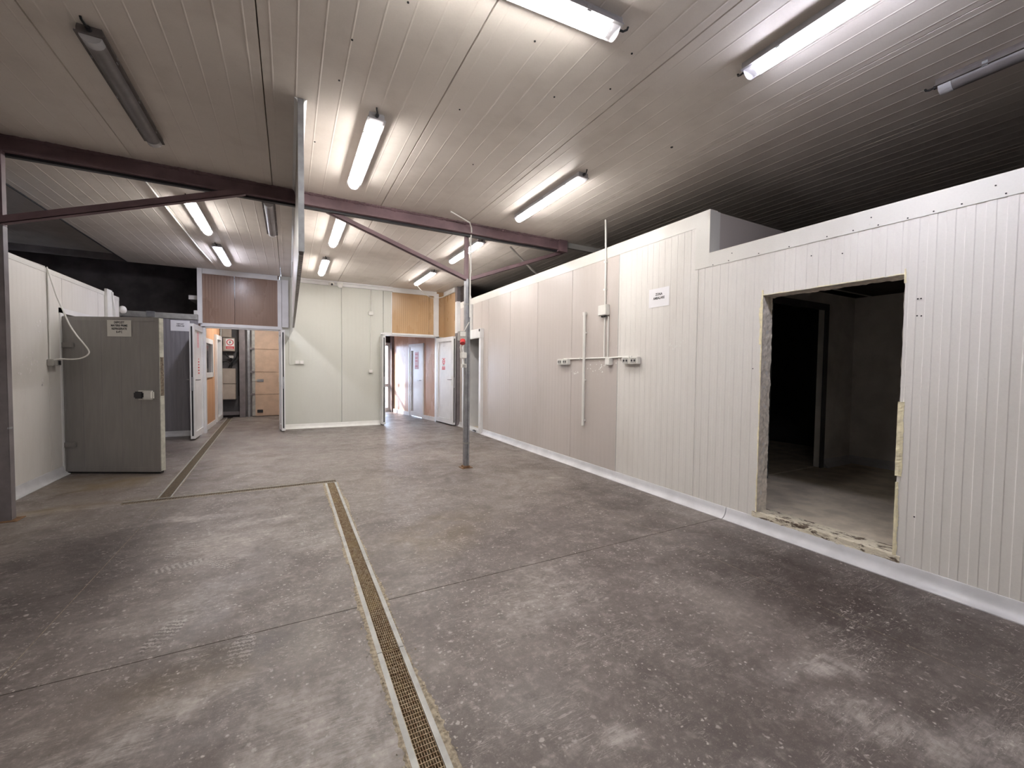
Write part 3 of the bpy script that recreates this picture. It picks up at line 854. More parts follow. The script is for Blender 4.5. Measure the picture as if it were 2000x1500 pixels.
# outer walls of the hall
wo = struct('wall_outer', 'plain outer walls of the hall beyond the cold rooms', 'wall')
MB().box(-6.6, -6.5, -4.6, 13.5, 0, 3.7).obj('outer_panel', 'dark_void', wo)
MB().box(8.0, 8.1, -4.6, 10.06, 0, 3.3).obj('outer_panel', 'dark_void', wo)
for k in range(13):
    a = -6.5 + k * 1.115
    MB().box(a + 0.002, a + 1.113, -4.6, -4.5, 0, 3.45).obj('outer_panel', white, wo)
MB().box(XR + 0.01, 8.0, YB + 0.02, YB + 0.12, 0, 3.25).obj('outer_panel', 'dark_void', wo)

# ------------------------------------------------------------------ back wall
wb = struct('wall_back', 'ivory panel wall with tan bulkheads above two doorways', 'wall')
DL0, DL1, DLZ = -1.45, -0.17, 2.085      # left doorway
DR0, DR1, DRZ = 1.93, 3.22, 2.10         # right doorway
def bp(x0, x1, z0, z1, mat, depth=0.0008, **k):
    return ribbed(x0, x1, z0, z1, YB, depth=depth, axis='y', sign=-1, thick=0.10, **k).obj('panel', mat, wb)
bp(-0.17, 1.03, 0, 3.20, ivory, 0.0003)
bp(1.03, DR0, 0, 3.20, ivory, 0.0003)
bp(DR0, 2.125, DRZ, 3.20, ivory, 0.0003)
bp(DL0 - 0.10, -0.95, DLZ, 2.72, mocha, 0.0016, period=0.05)
bp(DL0 - 0.10, -0.95, 2.72, 3.20, mocha, 0.0016, period=0.05)
bp(-0.95, -0.17, DLZ, 3.20, mocha, 0.0016, period=0.05)
bp(2.125, 3.02, DRZ, 3.20, brown, 0.0016, period=0.05)
bp(3.02, 3.56, DRZ, 3.20, brown, 0.0016, period=0.05)
bp(DR1, 3.56, 0, DRZ, ivory)
# trims
T = lambda x0, x1, z0, z1, d=0.02, nm='trim': MB().box(x0, x1, YB - d, YB + 0.005, z0, z1).obj(nm, 'white_pvc', wb, 0.003)
T(-1.545, -1.47, 2.14, 3.195, 0.05, 'bulkhead_trim')
T(-1.465, -0.20, 3.10, 3.198, 0.03, 'bulkhead_trim')
T(-0.205, -0.13, 2.14, 3.12, 0.035, 'bulkhead_trim')
T(-0.125, -0.005, 2.14, 3.12, 0.05, 'bulkhead_trim')
T(-1.48, -0.13, 2.085, 2.15, 0.03, 'bulkhead_trim')
T(0.13, 2.13, 3.105, 3.165, 0.05, 'cornice')
T(0.13, 2.13, 3.165, 3.198, 0.09, 'cornice')
T(2.13, 3.20, 3.09, 3.198, 0.04, 'cornice')
T(2.12, 3.15, 2.10, 2.14, 0.03, 'bulkhead_trim')
T(3.13, 3.25, 2.10, 3.15, 0.05, 'bulkhead_trim')
T(2.108, 2.128, 2.12, 3.10, 0.012, 'bulkhead_trim')
# door linings
def lining(x0, x1, z1, nm):
    r = struct(nm, None, None)
    MB().box(x0 - 0.055, x0 + 0.02, YB - 0.012, YB + 0.10, 0, z1).obj('jamb', 'white_pvc', r, 0.004)
    MB().box(x1 - 0.02, x1 + 0.055, YB - 0.012, YB + 0.10, 0, z1).obj('jamb', 'white_pvc', r, 0.004)
    MB().box(x0 - 0.055, x1 + 0.055, YB - 0.012, YB + 0.10, z1 - 0.025, z1 + 0.045).obj('head', 'white_pvc', r, 0.004)
    return r
l1 = lining(DL0, DL1, DLZ, 'trim_2'); l1['label'] = 'white plastic frame of the left double doorway'; l1['category'] = 'door frame'
l2 = lining(DR0, DR1, DRZ, 'trim_3'); l2['label'] = 'white plastic frame of the right double doorway'; l2['category'] = 'door frame'
# tan side wall in the right corner
ws = struct('wall_side', 'tan panel wall in the far right corner above the open door', 'wall')
ribbed(9.13, YB, 0, 3.20, 3.40, depth=0.0006, axis='x', sign=-1, thick=0.10).obj('panel', brown, ws)
MB().box(3.365, 3.402, 9.14, YB - 0.06, 3.09, 3.198).obj('cornice', 'white_pvc', ws, 0.004)
MB().box(3.385, 3.47, 9.0, 9.13, 2.14, 2.86).obj('corner_trim', 'white_pvc', ws, 0.005)
MB().box(3.385, 3.47, 9.00, 9.128, 0.0, 2.14).obj('corner_post', 'steel_grey_paint', ws, 0.004)
MB().box(3.385, 3.47, 9.00, 9.128, 2.86, 3.195).obj('corner_post', 'steel_grey_paint', ws, 0.004)
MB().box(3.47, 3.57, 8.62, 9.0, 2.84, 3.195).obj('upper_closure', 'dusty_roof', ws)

# ------------------------------------------------------------------ doors
def pvc_leaf(name, label, w, h, loc, rz, hside=1, panel_mat='white_pvc', z0=0.03):
    """leaf in local coordinates: hinge at x=0, runs to x=w ; thickness in y -0.03..0.03"""
    r = empty(name, loc, rz, kind='structure', label=label, category='door')
    s = 0.095
    st = MB().box(0, s, -0.032, 0.032, z0, h).box(w - s, w, -0.032, 0.032, z0, h)
    st.box(s, w - s, -0.032, 0.032, z0, z0 + 0.11).box(s, w - s, -0.032, 0.032, h - 0.10, h)
    st.obj('leaf_frame', 'white_pvc', r)
    MB().box(s - 0.01, w - s + 0.01, -0.014, 0.014, z0 + 0.10, h - 0.09).obj('infill_panel', panel_mat, r)
    g_ = MB()
    for yy in (-0.0335, 0.0335):
        a, b = (yy, yy * 0.94)
        for (x0, x1, q0, q1) in ((s - 0.004, s, z0 + 0.11, h - 0.1), (w - s, w - s + 0.004, z0 + 0.11, h - 0.1), (s, w - s, z0 + 0.106, z0 + 0.11), (s, w - s, h - 0.1, h - 0.096)):
            g_.box(x0, x1, a, b, q0, q1)
    g_.obj('glazing_bead', 'grey_plastic', r)
    MB().box(w, w + 0.003, -0.012, 0.012, z0 + 0.05, h - 0.05).obj('gasket', 'dark_plastic', r)
    if w > 0.6:
        for sy in (-1, 1):
            hd = MB().box(w - 0.062, w - 0.034, sy * 0.032, sy * 0.040, 0.93, 1.15).obj('handle_plate', 'white_plastic', r)
            MB().tube([(w - 0.048, sy * 0.036, 1.07), (w - 0.048, sy * 0.085, 1.07), (w - 0.165, sy * 0.088, 1.07)], 0.009, 8).obj('lever', 'chrome', hd)
    MB().box(w, w + 0.004, -0.016, 0.016, 0.88, 1.12).obj('lock_plate', 'galvanised', r)
    for zz in (0.25, 1.05, 1.85):
        MB().tube([(-0.006, hside * 0.035, zz - 0.05), (-0.006, hside * 0.035, zz + 0.05)], 0.010, 8).obj('hinge', 'white_plastic', r)
    return r
# left doorway: wide leaf opened towards the viewer, narrow leaf opened on the other side
dl = pvc_leaf('door_2', 'white plastic door leaf open against the grey cold room front', 0.86, 2.06, (DL0 - 0.045, YB - 0.02, 0), math.radians(-90.5))
dl2 = pvc_leaf('door_3', 'narrow white door leaf seen edge on between the left doorway and ivory wall', 0.42, 2.06, (DL1 + 0.02, YB - 0.02, 0), math.radians(-84), -1)
dr = pvc_leaf('door_4', 'white door leaf with red warning notice open in the far right corner', 0.93, 2.06, (3.235, YB - 0.015, 0), math.radians(-84), 1)
dr2 = pvc_leaf('door_5', 'narrow white door leaf seen edge on left of the right doorway', 0.22, 2.06, (DR0 - 0.035, YB - 0.02, 0), math.radians(-88), -1)

# ------------------------------------------------------------------ notices (paper and stickers)
def notice(name, label, lines, size, w, h, mtx, paper='paper', group=None):
    r = one(MB().box(-w / 2, w / 2, -h / 2, h / 2, 0, 0.0012).obj(name, paper), label, 'notice', group)
    r.matrix_world = mtx
    y = size * 1.1 * (len(lines) - 1) / 2
    for i, t in enumerate(lines):
        text(t, size, 'ink', r, Matrix.Translation((0, y - i * size * 1.12 + h * 0.07, 0.0015)), bold=size * 0.035, width=0.86)
    return r

# cold room door, hinged on the left wall and swung open
CDA = math.atan2(-0.499, 1.014)
cd = empty('door_6', (-2.395, 6.93, 0), CDA, kind='structure', label='thick grey steel cold room door standing open from the left wall', category='door')
CW, CT, CZ0, CZ1 = 1.13, 0.075, 0.022, 1.89
MB().box(0.0, CW - 0.006, 0.004, CT, CZ0 + 0.01, CZ1).obj('leaf', 'dust_grey_steel', cd, 0.004)
MB().box(0.012, CW - 0.004, 0.0, 0.006, CZ1 - 0.045, CZ1 + 0.004).obj('top_rail', 'dust_grey_steel', cd, 0.002)
MB().box(CW - 0.035, CW - 0.004, 0.0, 0.006, CZ0, CZ1 - 0.045).obj('side_rail', 'dust_grey_steel', cd, 0.002)
MB().box(0.0, 0.03, 0.0, 0.006, CZ0, CZ1 - 0.045).obj('side_rail', 'dust_grey_steel', cd, 0.002)
MB().box(0.03, CW - 0.035, 0.0, 0.006, CZ0, CZ0 + 0.055).obj('bottom_rail', 'dust_grey_steel', cd, 0.002)
MB().box(CW - 0.006, CW, 0.004, CT - 0.004, CZ0 + 0.01, CZ1).obj('edge_strip', 'edge_grey', cd, 0.002)
MB().box(0.02, CW - 0.02, 0.012, CT - 0.01, 0.003, CZ0 + 0.012).obj('bottom_gasket', 'black_rubber', cd)
for k in range(1, 5):
    MB().box(CW * k / 5 - 0.002, CW * k / 5 + 0.002, 0.0035, 0.005, CZ0 + 0.06, CZ1 - 0.05).obj('seam', 'blue_grey_steel', cd)
hd = MB().box(0.885, 1.075, -0.045, 0.002, 0.905, 1.015).obj('latch', 'white_plastic', cd, 0.016)
MB().box(0.862, 0.975, -0.060, -0.012, 0.918, 1.002).obj('latch_grip', 'dark_plastic', hd, 0.014)
MB().box(CW, CW + 0.001, 0.012, CT - 0.012, 0.95, 1.42).obj('worn_edge', 'worn_metal', cd)
for zz in (0.35, 1.55):
    MB().box(-0.004, 0.14, -0.02, 0.0, zz - 0.03, zz + 0.03).obj('hinge', 'dust_grey_steel', cd, 0.005)
cdm = cd.matrix_basis
cdm = Matrix.Translation((-2.395, 6.93, 0)) @ Matrix.Rotation(CDA, 4, 'Z')
notice('paper_notice', 'paper notice reading DEPOZIT MATERII PRIME on the open grey cold room door', ['DEPOZIT', 'MATERII PRIME', 'REFRIGERATE', '0-4°C'], 0.034, 0.280, 0.196,
       cdm @ face_mtx((0.672, -0.0015, 1.758), (1, 0, 0), (0, 0, 1)), 'paper_grey')
notice('paper_notice', 'paper notice reading DEPOZIT AMBALAJE on the grey ribbed cold room front', ['DEPOZIT', 'AMBALAJE'], 0.030, 0.285, 0.196, face_mtx((-1.780, 9.7485, 2.06), (1, 0, 0), (0, 0, 1)))
notice('paper_notice', 'paper notice reading ZONA AMBALARE on the white ribbed right wall', ['ZONA', 'AMBALARE'], 0.036, 0.275, 0.197, face_mtx((XR - 0.002, 3.180, 2.103), (0, -1, 0), (0, 0, 1)))

# stickers on the door leaves : part of the leaf they are stuck on
def sticker(parent, mtx, kind):
    def P(mb, name, mat):
        me = mb.mesh(name, mat); me.transform(mtx); return link(name, me, parent)
    if kind == 'notice':
        P(MB().box(-0.10, 0.10, -0.14, 0.14, 0, 0.001), 'sticker', 'sign_white')
        P(MB().box(-0.10, 0.10, 0.128, 0.14, 0.0012, 0.0016).box(-0.10, -0.092, -0.14, 0.14, 0.0012, 0.0016), 'sticker_border', 'sign_red')
        P(MB().ring((0.01, 0.055, 0.001), 0.038, 0.068, (0, 0, 1), 0.001), 'prohibition_ring', 'sign_red')
        P(MB().box(-0.03, 0.05, 0.045, 0.065, 0.001, 0.0018), 'prohibition_bar', 'sign_red')
        P(MB().box(-0.075, 0.085, -0.135, -0.060, 0.001, 0.0018), 'red_field', 'sign_red')
        for z in (-0.035, -0.022):
            P(MB().box(-0.05, 0.06, z, z + 0.006, 0.001, 0.0018), 'print_line', 'ink')
        for z in (-0.085, -0.108):
            P(MB().box(-0.06, 0.07, z, z + 0.007, 0.0018, 0.0022), 'print_line', 'sign_white')
    elif kind == 'lines':
        for i in range(4):
            P(MB().box(-0.06, 0.06, 0.05 - i * 0.032, 0.058 - i * 0.032, 0, 0.001), 'print_line', 'grey_plastic')
    elif kind == 'tall':
        for i in range(6):
            w_ = (0.022, 0.05, 0.045, 0.06, 0.055, 0.06)[i]
            P(MB().box(-w_, w_, 0.13 - i * 0.052, 0.158 - i * 0.052, 0, 0.001), 'print_mark', 'sign_red')
    elif kind == 'pink':
        P(MB().box(-0.08, 0.08, -0.13, 0.16, 0, 0.001), 'sticker', 'sign_pink')
        for i in range(5):
            P(MB().box(-0.05, 0.05, 0.10 - i * 0.05, 0.105 - i * 0.05, 0.001, 0.0016), 'print_line', 'sign_faded')
sticker(dr, face_mtx((0.385, -0.0145, 1.43), (1, 0, 0), (0, 0, 1)), 'notice')
sticker(dr, face_mtx((0.405, -0.0145, 1.90), (1, 0, 0), (0, 0, 1)), 'lines')
sticker(dl, face_mtx((0.36, 0.0145, 1.30), (-1, 0, 0), (0, 0, 1)), 'tall')
sticker(dl, face_mtx((0.40, 0.0145, 1.78), (-1, 0, 0), (0, 0, 1)), 'pink')

# ------------------------------------------------------------------ fluorescent battens
def make_lamp_meshes():
    L = 1.27
    d = {}
    def prof_body():
        return [(-0.052, 0.0), (0.052, 0.0), (0.056, -0.018), (0.056, -0.040), (-0.056, -0.040), (-0.056, -0.018)]
    def arc(w, h, z, n=9):
        return [(-w * math.cos(math.pi * i / n), z - h * math.sin(math.pi * i / n)) for i in range(n + 1)]
    d['housing'] = MB().prism([(x, -L / 2, z) for x, z in prof_body()], (0, L, 0)).mesh('housing', 'lamp_body')
    d['housing_off'] = MB().prism([(x, -L / 2, z) for x, z in prof_body()], (0, L, 0)).mesh('housing', 'lamp_body_dim')
    d['rim_off'] = MB().box(-0.066, 0.066, -L / 2 - 0.002, L / 2 + 0.002, -0.046, -0.038).mesh('rim', 'lamp_body_dim')
    a = arc(0.050, 0.044, -0.0405)
    for nm, mt in (('warm', 'tube_glow_warm'), ('cool', 'tube_glow_cool'), ('off', 'diffuser_off')):
        d[nm] = MB().prism([(x, -L / 2 + 0.060, z) for x, z in a], (0, L - 0.13, 0)).mesh('diffuser', mt, smooth=True)
    e = arc(0.0505, 0.045, -0.0403)
    d['end_lens'] = MB().prism([(x, 0, z) for x, z in e], (0, 0.060, 0)).mesh('end_lens', 'clear_lens', smooth=True)
    d['clip'] = MB().box(0.0555, 0.0605, -0.012, 0.012, -0.050, -0.020).mesh('clip', 'galvanised')
    d['rim'] = MB().box(-0.066, 0.066, -L / 2 - 0.002, L / 2 + 0.002, -0.046, -0.038).mesh('rim', 'lamp_body')
    d['gland'] = MB().tube([(0, L / 2 + 0.002, -0.022), (0, L / 2 + 0.022, -0.022)], 0.013, 10).mesh('cable_gland', 'dark_plastic')
    d['cable'] = MB().tube([(0, L / 2 + 0.02, -0.022), (0.004, L / 2 + 0.045, -0.024), (0.012, L / 2 + 0.065, -0.014), (0.014, L / 2 + 0.07, 0.0)], 0.006, 8).mesh('cable', 'black_rubber')
    return d, L
LM, LL = make_lamp_meshes()
def lamp(x, y, label, state='warm', rz=0.0, group=None, flip=False):
    r = thing('fluorescent_lamp', label, 'lamp', (x, y, ZC), rz + (math.pi if flip else 0), group)
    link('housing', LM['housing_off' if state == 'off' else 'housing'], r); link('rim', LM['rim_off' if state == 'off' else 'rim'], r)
    link('diffuser', LM[state], r, label='glowing white diffuser' if state != 'off' else 'unlit frosted diffuser')
    o = link('end_lens', LM['end_lens'], r); o.location = (0, -LL / 2 + 0.001, 0)
    o = link('end_lens', LM['end_lens'], r); o.location = (0, LL / 2 - 0.069, 0)
    for s in (-1, 1):
        for yy in (-0.42, 0.0, 0.42):
            c = link('clip', LM['clip'], r); c.location = (0 if s > 0 else -0.116, yy, 0)
    link('cable_gland', LM['gland'], r); link('cable', LM['cable'], r)
    return r
G1 = 'lit battens on the ceiling'
lamp(0.945, 1.835, 'lit fluorescent batten nearest the camera, cut off by the top edge, lying crosswise', 'warm', math.radians(-90 - 4), G1)
lamp(2.495, 1.000, 'lit bluish fluorescent batten above the low right wall, cut off by the top edge', 'cool', 0, G1)
lamp(0.583, 3.880, 'lit fluorescent batten right of the hanging partition, in front of the steel beam', 'warm', 0, G1, True)
lamp(2.480, 3.865, 'lit fluorescent batten above the ZONA AMBALARE wall, in front of the steel beam', 'warm', 0, G1, True)
lamp(0.585, 6.21, 'lit fluorescent batten just behind the steel beam, right of the partition', 'warm', 0, G1, True)
lamp(0.567, 8.455, 'lit fluorescent batten nearest the ivory back wall', 'warm', 0, G1, True)
lamp(2.467, 6.205, 'lit fluorescent batten seen behind the slim right steel post', 'warm', 0, G1, True)
lamp(2.450, 8.405, 'lit fluorescent batten with a dangling white cable near the right doorway', 'warm', 0, G1, True)
lamp(-0.976, 6.46, 'lit fluorescent batten behind the left diagonal brace', 'warm', 0, G1, True)
lamp(-0.972, 8.48, 'lit violet tinted fluorescent batten above the left double door', 'cool', 0, G1, True)
lamp(0.20, -0.95, 'lit fluorescent batten added behind the camera to brighten the foreground', 'warm', 0, G1)  # added lamp, never in view, lifts the foreground brightness
G2 = 'unlit battens on the ceiling'
lamp(-0.968, 3.85, 'unlit grey fluorescent batten at upper left in front of the steel beam', 'off', 0, G2, True)
lamp(-0.193, 6.10, 'unlit fluorescent batten close to the left side of the partition', 'off', 0, G2, True)
lamp(3.700, 0.49, 'unlit fluorescent batten over the dark roof at the right edge', 'off', 0, G2)

# ------------------------------------------------------------------ steel frame
beam = thing('steel_beam', 'brown painted steel roof beam crossing below the ceiling', 'beam', (-6.5, 5.06, 3.05))
def chan(y0, z0, z1):
    return [(0, y0, z0)]
MB().box(0, 10.06, 0.0, 0.008, 0.02, 0.148).obj('web', 'steel_red_oxide', beam)
MB().box(0, 10.06, -0.045, 0.055, 0.010, 0.022).obj('bottom_flange', 'steel_red_oxide', beam)
MB().box(0, 10.06, -0.02, 0.055, 0.138, 0.149).obj('top_flange', 'steel_red_oxide', beam)
MB().box(0, 10.06, 0.008, 0.055, -0.012, 0.010).obj('lower_angle', 'dark_plastic', beam)
# crumbly sealing foam along the top of the beam
m = MB(); rnd = random.Random(4)
vs = []; n_ = 700
for i in range(n_ + 1):
    x = 10.06 * i / n_
    w_ = 0.010 + 0.012 * abs(mnoise.noise(Vector((x * 9, 0, 0)))) + rnd.random() * 0.006
    vs += [(x, -0.0005, 0.1485), (x, -w_ * 1.6, 0.149), (x, -w_ * 0.7, 0.149 - w_), (x, -0.0005, 0.149 - w_ * 1.4)]
fs = []
for i in range(n_):
    o = i * 4
    for j in range(3): fs.append((o + j, o + j + 1, o + j + 5, o + j + 4))
m.add(vs, fs).obj('sealing_foam', 'steel_red_oxide', beam)
MB().box(9.94, 10.08, -0.05, 0.06, -0.015, 0.149).obj('end_plate', 'steel_red_oxide', beam)
b2 = one(MB().box(3.60, 5.2, 5.07, 5.11, 3.12, 3.195).obj('timber_batten', 'grey_plastic'), 'pale batten continuing the steel beam above the right wall', 'batten')

def angle_bar(p0, p1, w=0.05, t=0.006):
    """L-section bar from p0 to p1 lying in an XZ plane"""
    a = Vector(p0); b = Vector(p1); d = (b - a).normalized(); up = Vector((-d.z, 0, d.x))
    if up.z < 0: up = -up
    y = Vector((0, 1, 0))
    m = MB()
    m.prism([a, a + up * w, a + up * w + y * t, a + y * t], b - a)
    m.prism([a, a + y * w, a + y * w + up * t, a + up * t], b - a)
    return m
# right slim post
pr = thing('steel_post', 'slim galvanised steel post right of the floor drain with two diagonal braces', 'post', (2.075, 5.15, 0))
MB().box(-0.030, 0.004, -0.035, 0.035, 0.008, 2.50).box(0.008, 0.036, -0.035, 0.035, 0.008, 2.50).box(0.0, 0.012, 0.01, 0.02, 0.008, 2.5).obj('shaft', 'galvanised', pr, 0.003)
MB().box(-0.034, 0.008, -0.030, 0.030, 2.50, 3.06).obj('upper_shaft', 'steel_red_oxide', pr)
MB().box(-0.075, 0.075, -0.065, 0.065, 0.0005, 0.008).obj('base_plate', 'rust', pr)
MB().box(-0.05, 0.05, -0.05, 0.05, 0.008, 0.03).obj('weld_foot', 'rust', pr, 0.008)
for zz in (0.32, 2.16): MB().box(-0.034, 0.040, -0.038, 0.038, zz, zz + 0.022).obj('strap', 'galvanised_rail', pr, 0.003)
a = angle_bar((-0.03, -0.045, 2.475), (-1.70, -0.045, 3.045)); a.obj('brace', 'steel_red_oxide', pr)
a = angle_bar((0.03, -0.045, 2.475), (1.50, -0.045, 3.035)); a.obj('brace', 'steel_red_oxide', pr)
MB().tube([(0.024, -0.046, 2.0), (0.024, -0.046, 2.52), (0.024, -0.062, 2.6), (0.020, -0.062, 3.0), (0.016, -0.10, 3.10), (0.004, -0.12, 3.14)], 0.010, 8).obj('conduit', 'white_plastic', pr)
MB().tube([(0.004, -0.12, 3.14), (-0.05, -0.20, 3.17), (-0.37, -0.38, 3.19)], 0.008, 8).obj('ceiling_conduit', 'white_plastic', pr)
# left post
pl = thing('steel_post', 'grey steel post at the left edge of the picture with a diagonal brace', 'post', (-2.095, 5.04, 0))
MB().box(-0.036, 0.036, -0.036, 0.036, 0.006, 2.455).obj('shaft', 'steel_grey_paint', pl, 0.004)
MB().box(-0.028, 0.036, -0.03, 0.03, 2.455, 3.06).obj('upper_shaft', 'steel_red_oxide', pl)
MB().box(-0.07, 0.08, -0.07, 0.07, 0.0005, 0.006).obj('base_plate', 'rust', pl)
MB().box(0.028, 0.040, -0.039, 0.01, 0.775, 0.79).obj('strap', 'galvanised', pl)
angle_bar((0.0, -0.05, 2.45), (1.72, -0.05, 3.045), 0.06).obj('brace', 'steel_red_oxide', pl)
# thin stay behind the right brace
st = one(MB().tube([(2.85, 5.4, 3.10), (3.40, 5.75, 2.93), (3.75, 5.95, 2.845)], 0.014, 8).obj('conduit_pipe', 'grey_plastic'), 'thin pale pipe slanting down onto the top of the right wall', 'pipe')

# ------------------------------------------------------------------ hanging partition
hp = thing('hanging_partition', 'narrow panel partition hanging from the ceiling above the left doorway', 'partition', (0.082, 3.33, 2.14))
for k, (a, b) in enumerate(((0.012, 1.1), (1.1, 2.2), (2.2, 3.3), (3.3, 4.4), (4.4, 5.5), (5.5, 6.56))):
    MB().box(-0.014, 0.014, a + 0.001, b - 0.001, 0.012, 1.058).obj('panel', greyw, hp)
MB().box(-0.019, 0.019, 0.0, 0.012, 0.0, 1.058).box(-0.019, -0.016, 0.012, 0.05, 0.0, 1.058).box(0.016, 0.019, 0.012, 0.05, 0.0, 1.058).obj('end_channel', 'galvanised', hp)
m = MB()
for i in range(92):
    yy = 0.10 + i * 0.070
    m.box(-0.013, 0.013, yy, yy + 0.045, -0.004, 0.010)
m.obj('edge_corrugation', 'grey_plastic', hp, kind='stuff')
MB().box(-0.016, -0.012, 0.06, 6.56, -0.006, 0.03).box(0.012, 0.016, 0.06, 6.56, -0.006, 0.03).obj('edge_strip', 'galvanised_rail', hp)
MB().prism([(-0.015, 0.0, 1.058), (-0.040, 0.0, 1.059), (-0.024, 0.0, 1.045), (-0.016, 0.0, 1.01)], (0, 6.56, 0)).prism([(0.015, 0.0, 1.058), (0.040, 0.0, 1.059), (0.024, 0.0, 1.045), (0.016, 0.0, 1.01)], (0, 6.56, 0)).obj('ceiling_flashing', 'white_pvc', hp, smooth=True)
MB().box(-0.034, -0.019, 5.0, 5.015, 0.06, 1.03).obj('wire_cover', 'white_plastic', hp)

# ------------------------------------------------------------------ conduits, sockets and boxes
def rbox(name, label, cat, x0, x1, y0, y1, z0, z1, mat='white_plastic', bev=0.006, group=None):
    return one(MB().box(x0, x1, y0, y1, z0, z1).obj(name, mat, None, bev), label, cat, group)
xw = XR
# right wall wiring
w1 = thing('conduit', 'white conduit dropping from the ceiling to a junction box on the right wall', 'conduit', (xw - 0.014, 4.02, 2.13))
MB().tube([(0, 0, 0), (0, 0.0, 0.55), (0.0, 0.02, 1.05)], 0.012, 8).obj('pipe', 'white_plastic', w1)
for zz in (0.18, 0.52): MB().box(-0.018, 0.014, -0.018, 0.018, zz, zz + 0.02).obj('pipe_clip', 'white_plastic', w1)
jb = thing('junction_box', 'square white junction box above the socket row on the right wall', 'junction box', (xw, 4.02, 2.0))
MB().box(-0.055, -0.001, -0.075, 0.085, 0.0, 0.13).obj('box', 'white_plastic', jb, 0.006)
MB().box(-0.060, -0.054, -0.070, 0.080, 0.005, 0.125).obj('cover', 'white_plastic', jb, 0.004)
for yy in (-0.03, 0.0, 0.04): MB().tube([(-0.028, yy, -0.018), (-0.028, yy, 0.002)], 0.011, 8).obj('gland', 'dark_plastic', jb)
for lab, yy in (('left of the two white conduits running down to the socket row', 4.02), ('right of the two white conduits running down to the socket row', 3.955)):
    c = thing('conduit', lab, 'conduit', (xw - 0.014, yy, 1.485))
    MB().tube([(0, 0, 0), (0, 0, 0.50)], 0.0085, 8).obj('pipe', 'white_plastic', c)
w2 = thing('conduit', 'horizontal white conduit joining the wall sockets on the right wall', 'conduit', (xw - 0.012, 3.55, 1.475))
MB().tube([(0, 0, 0.008), (0, 0.4, 0.0), (0, 1.33, 0.0)], 0.010, 8).obj('pipe', 'white_plastic', w2)
for yy in (0.03, 0.42, 0.95): MB().box(-0.014, 0.012, yy, yy + 0.016, -0.012, 0.018).obj('pipe_clip', 'white_plastic', w2)
def double_socket(lab, y, z):
    r = thing('wall_socket', lab, 'socket', (xw, y, z))
    for k in (0, 1):
        b = MB().box(-0.060, -0.001, k * 0.125 + 0.001, k * 0.125 + 0.122, 0, 0.082).obj('socket_box', 'white_plastic', r, 0.006)
        MB().box(-0.0625, -0.058, k * 0.125 + 0.018, k * 0.125 + 0.106, 0.012, 0.070).obj('flap', 'grey_plastic', b, 0.003)
        for q in (0.040, 0.084):
            MB().disc((-0.0622, k * 0.125 + q, 0.041), 0.013, (-1, 0, 0), 0.002, 12).obj('outlet', 'dark_plastic', b)
    return r
double_socket('pair of white wall sockets at the far end of the conduit row', 4.735, 1.395)
double_socket('pair of white wall sockets on the near white panel of the conduit row', 3.415, 1.395)
sb = thing('junction_box', 'small white box hanging below the middle of the conduit row', 'junction box', (xw, 3.87, 1.385))
MB().box(-0.055, -0.001, 0.0, 0.09, 0.0, 0.085).obj('box', 'white_plastic', sb, 0.005)
MB().box(-0.058, -0.054, 0.006, 0.084, 0.006, 0.079).obj('cover', 'white_plastic', sb, 0.003)
vp = thing('drain_pipe', 'thick white vertical pipe clipped to the right wall', 'pipe', (xw - 0.030, 4.40, 0.585))
MB().tube([(0, 0, 0), (0, 0.0, 0.75), (0, 0.005, 1.48)], 0.018, 12).obj('pipe', 'white_plastic', vp)
MB().tube([(0, 0.005, 1.46), (0, 0.005, 1.50)], 0.024, 12).box(0.0, 0.029, -0.012, 0.022, 1.47, 1.495).obj('end_fitting', 'white_plastic', vp)
for zz in (0.06, 0.60, 1.22): MB().box(-0.004, 0.029, -0.022, 0.022, zz, zz + 0.02).obj('pipe_clip', 'white_plastic', vp)

# sockets strapped to the slim post
ps = thing('power_socket', 'grey power box with red industrial socket on the slim post', 'socket', (2.035, 5.11, 1.66))
MB().box(-0.095, 0.0, -0.05, 0.03, 0.02, 0.15).obj('box', 'grey_plastic', ps, 0.008)
MB().box(-0.088, -0.012, -0.056, -0.049, 0.08, 0.14).obj('flap', 'white_plastic', ps, 0.003)
MB().tube([(-0.05, -0.045, 0.03), (-0.062, -0.075, -0.012)], 0.034, 16).obj('socket', 'red_plastic', ps)
MB().tube([(-0.05, -0.02, 0.02), (-0.075, -0.02, -0.06), (-0.06, -0.02, -0.13)], 0.006, 8).tube([(-0.03, -0.02, 0.02), (-0.05, -0.02, -0.07), (-0.02, -0.02, -0.13)], 0.006, 8).obj('wires', 'white_plastic', ps)
MB().tube([(-0.02, -0.02, 0.15), (0.0, -0.04, 0.2), (0.04, -0.04, 0.27)], 0.007, 8).obj('feed_cable', 'white_plastic', ps)
jb2 = thing('junction_box', 'white box on the slim post below the red socket', 'junction box', (2.043, 5.11, 1.46))
MB().box(-0.07, 0.0, -0.05, 0.02, 0.0, 0.075).obj('box', 'white_plastic', jb2, 0.005)
MB().tube([(-0.03, -0.012, 0.0), (-0.03, -0.012, -0.08)], 0.010, 8).obj('pipe', 'white_plastic', jb2)
sw = thing('light_switch', 'tiny white switch on the slim post, lowest of its boxes', 'switch', (2.045, 5.11, 1.335))
MB().box(-0.065, 0.0, -0.04, 0.01, 0.0, 0.05).obj('box', 'white_plastic', sw, 0.004)
MB().box(-0.055, -0.012, -0.044, -0.039, 0.008, 0.042).obj('rocker', 'grey_plastic', sw, 0.002)

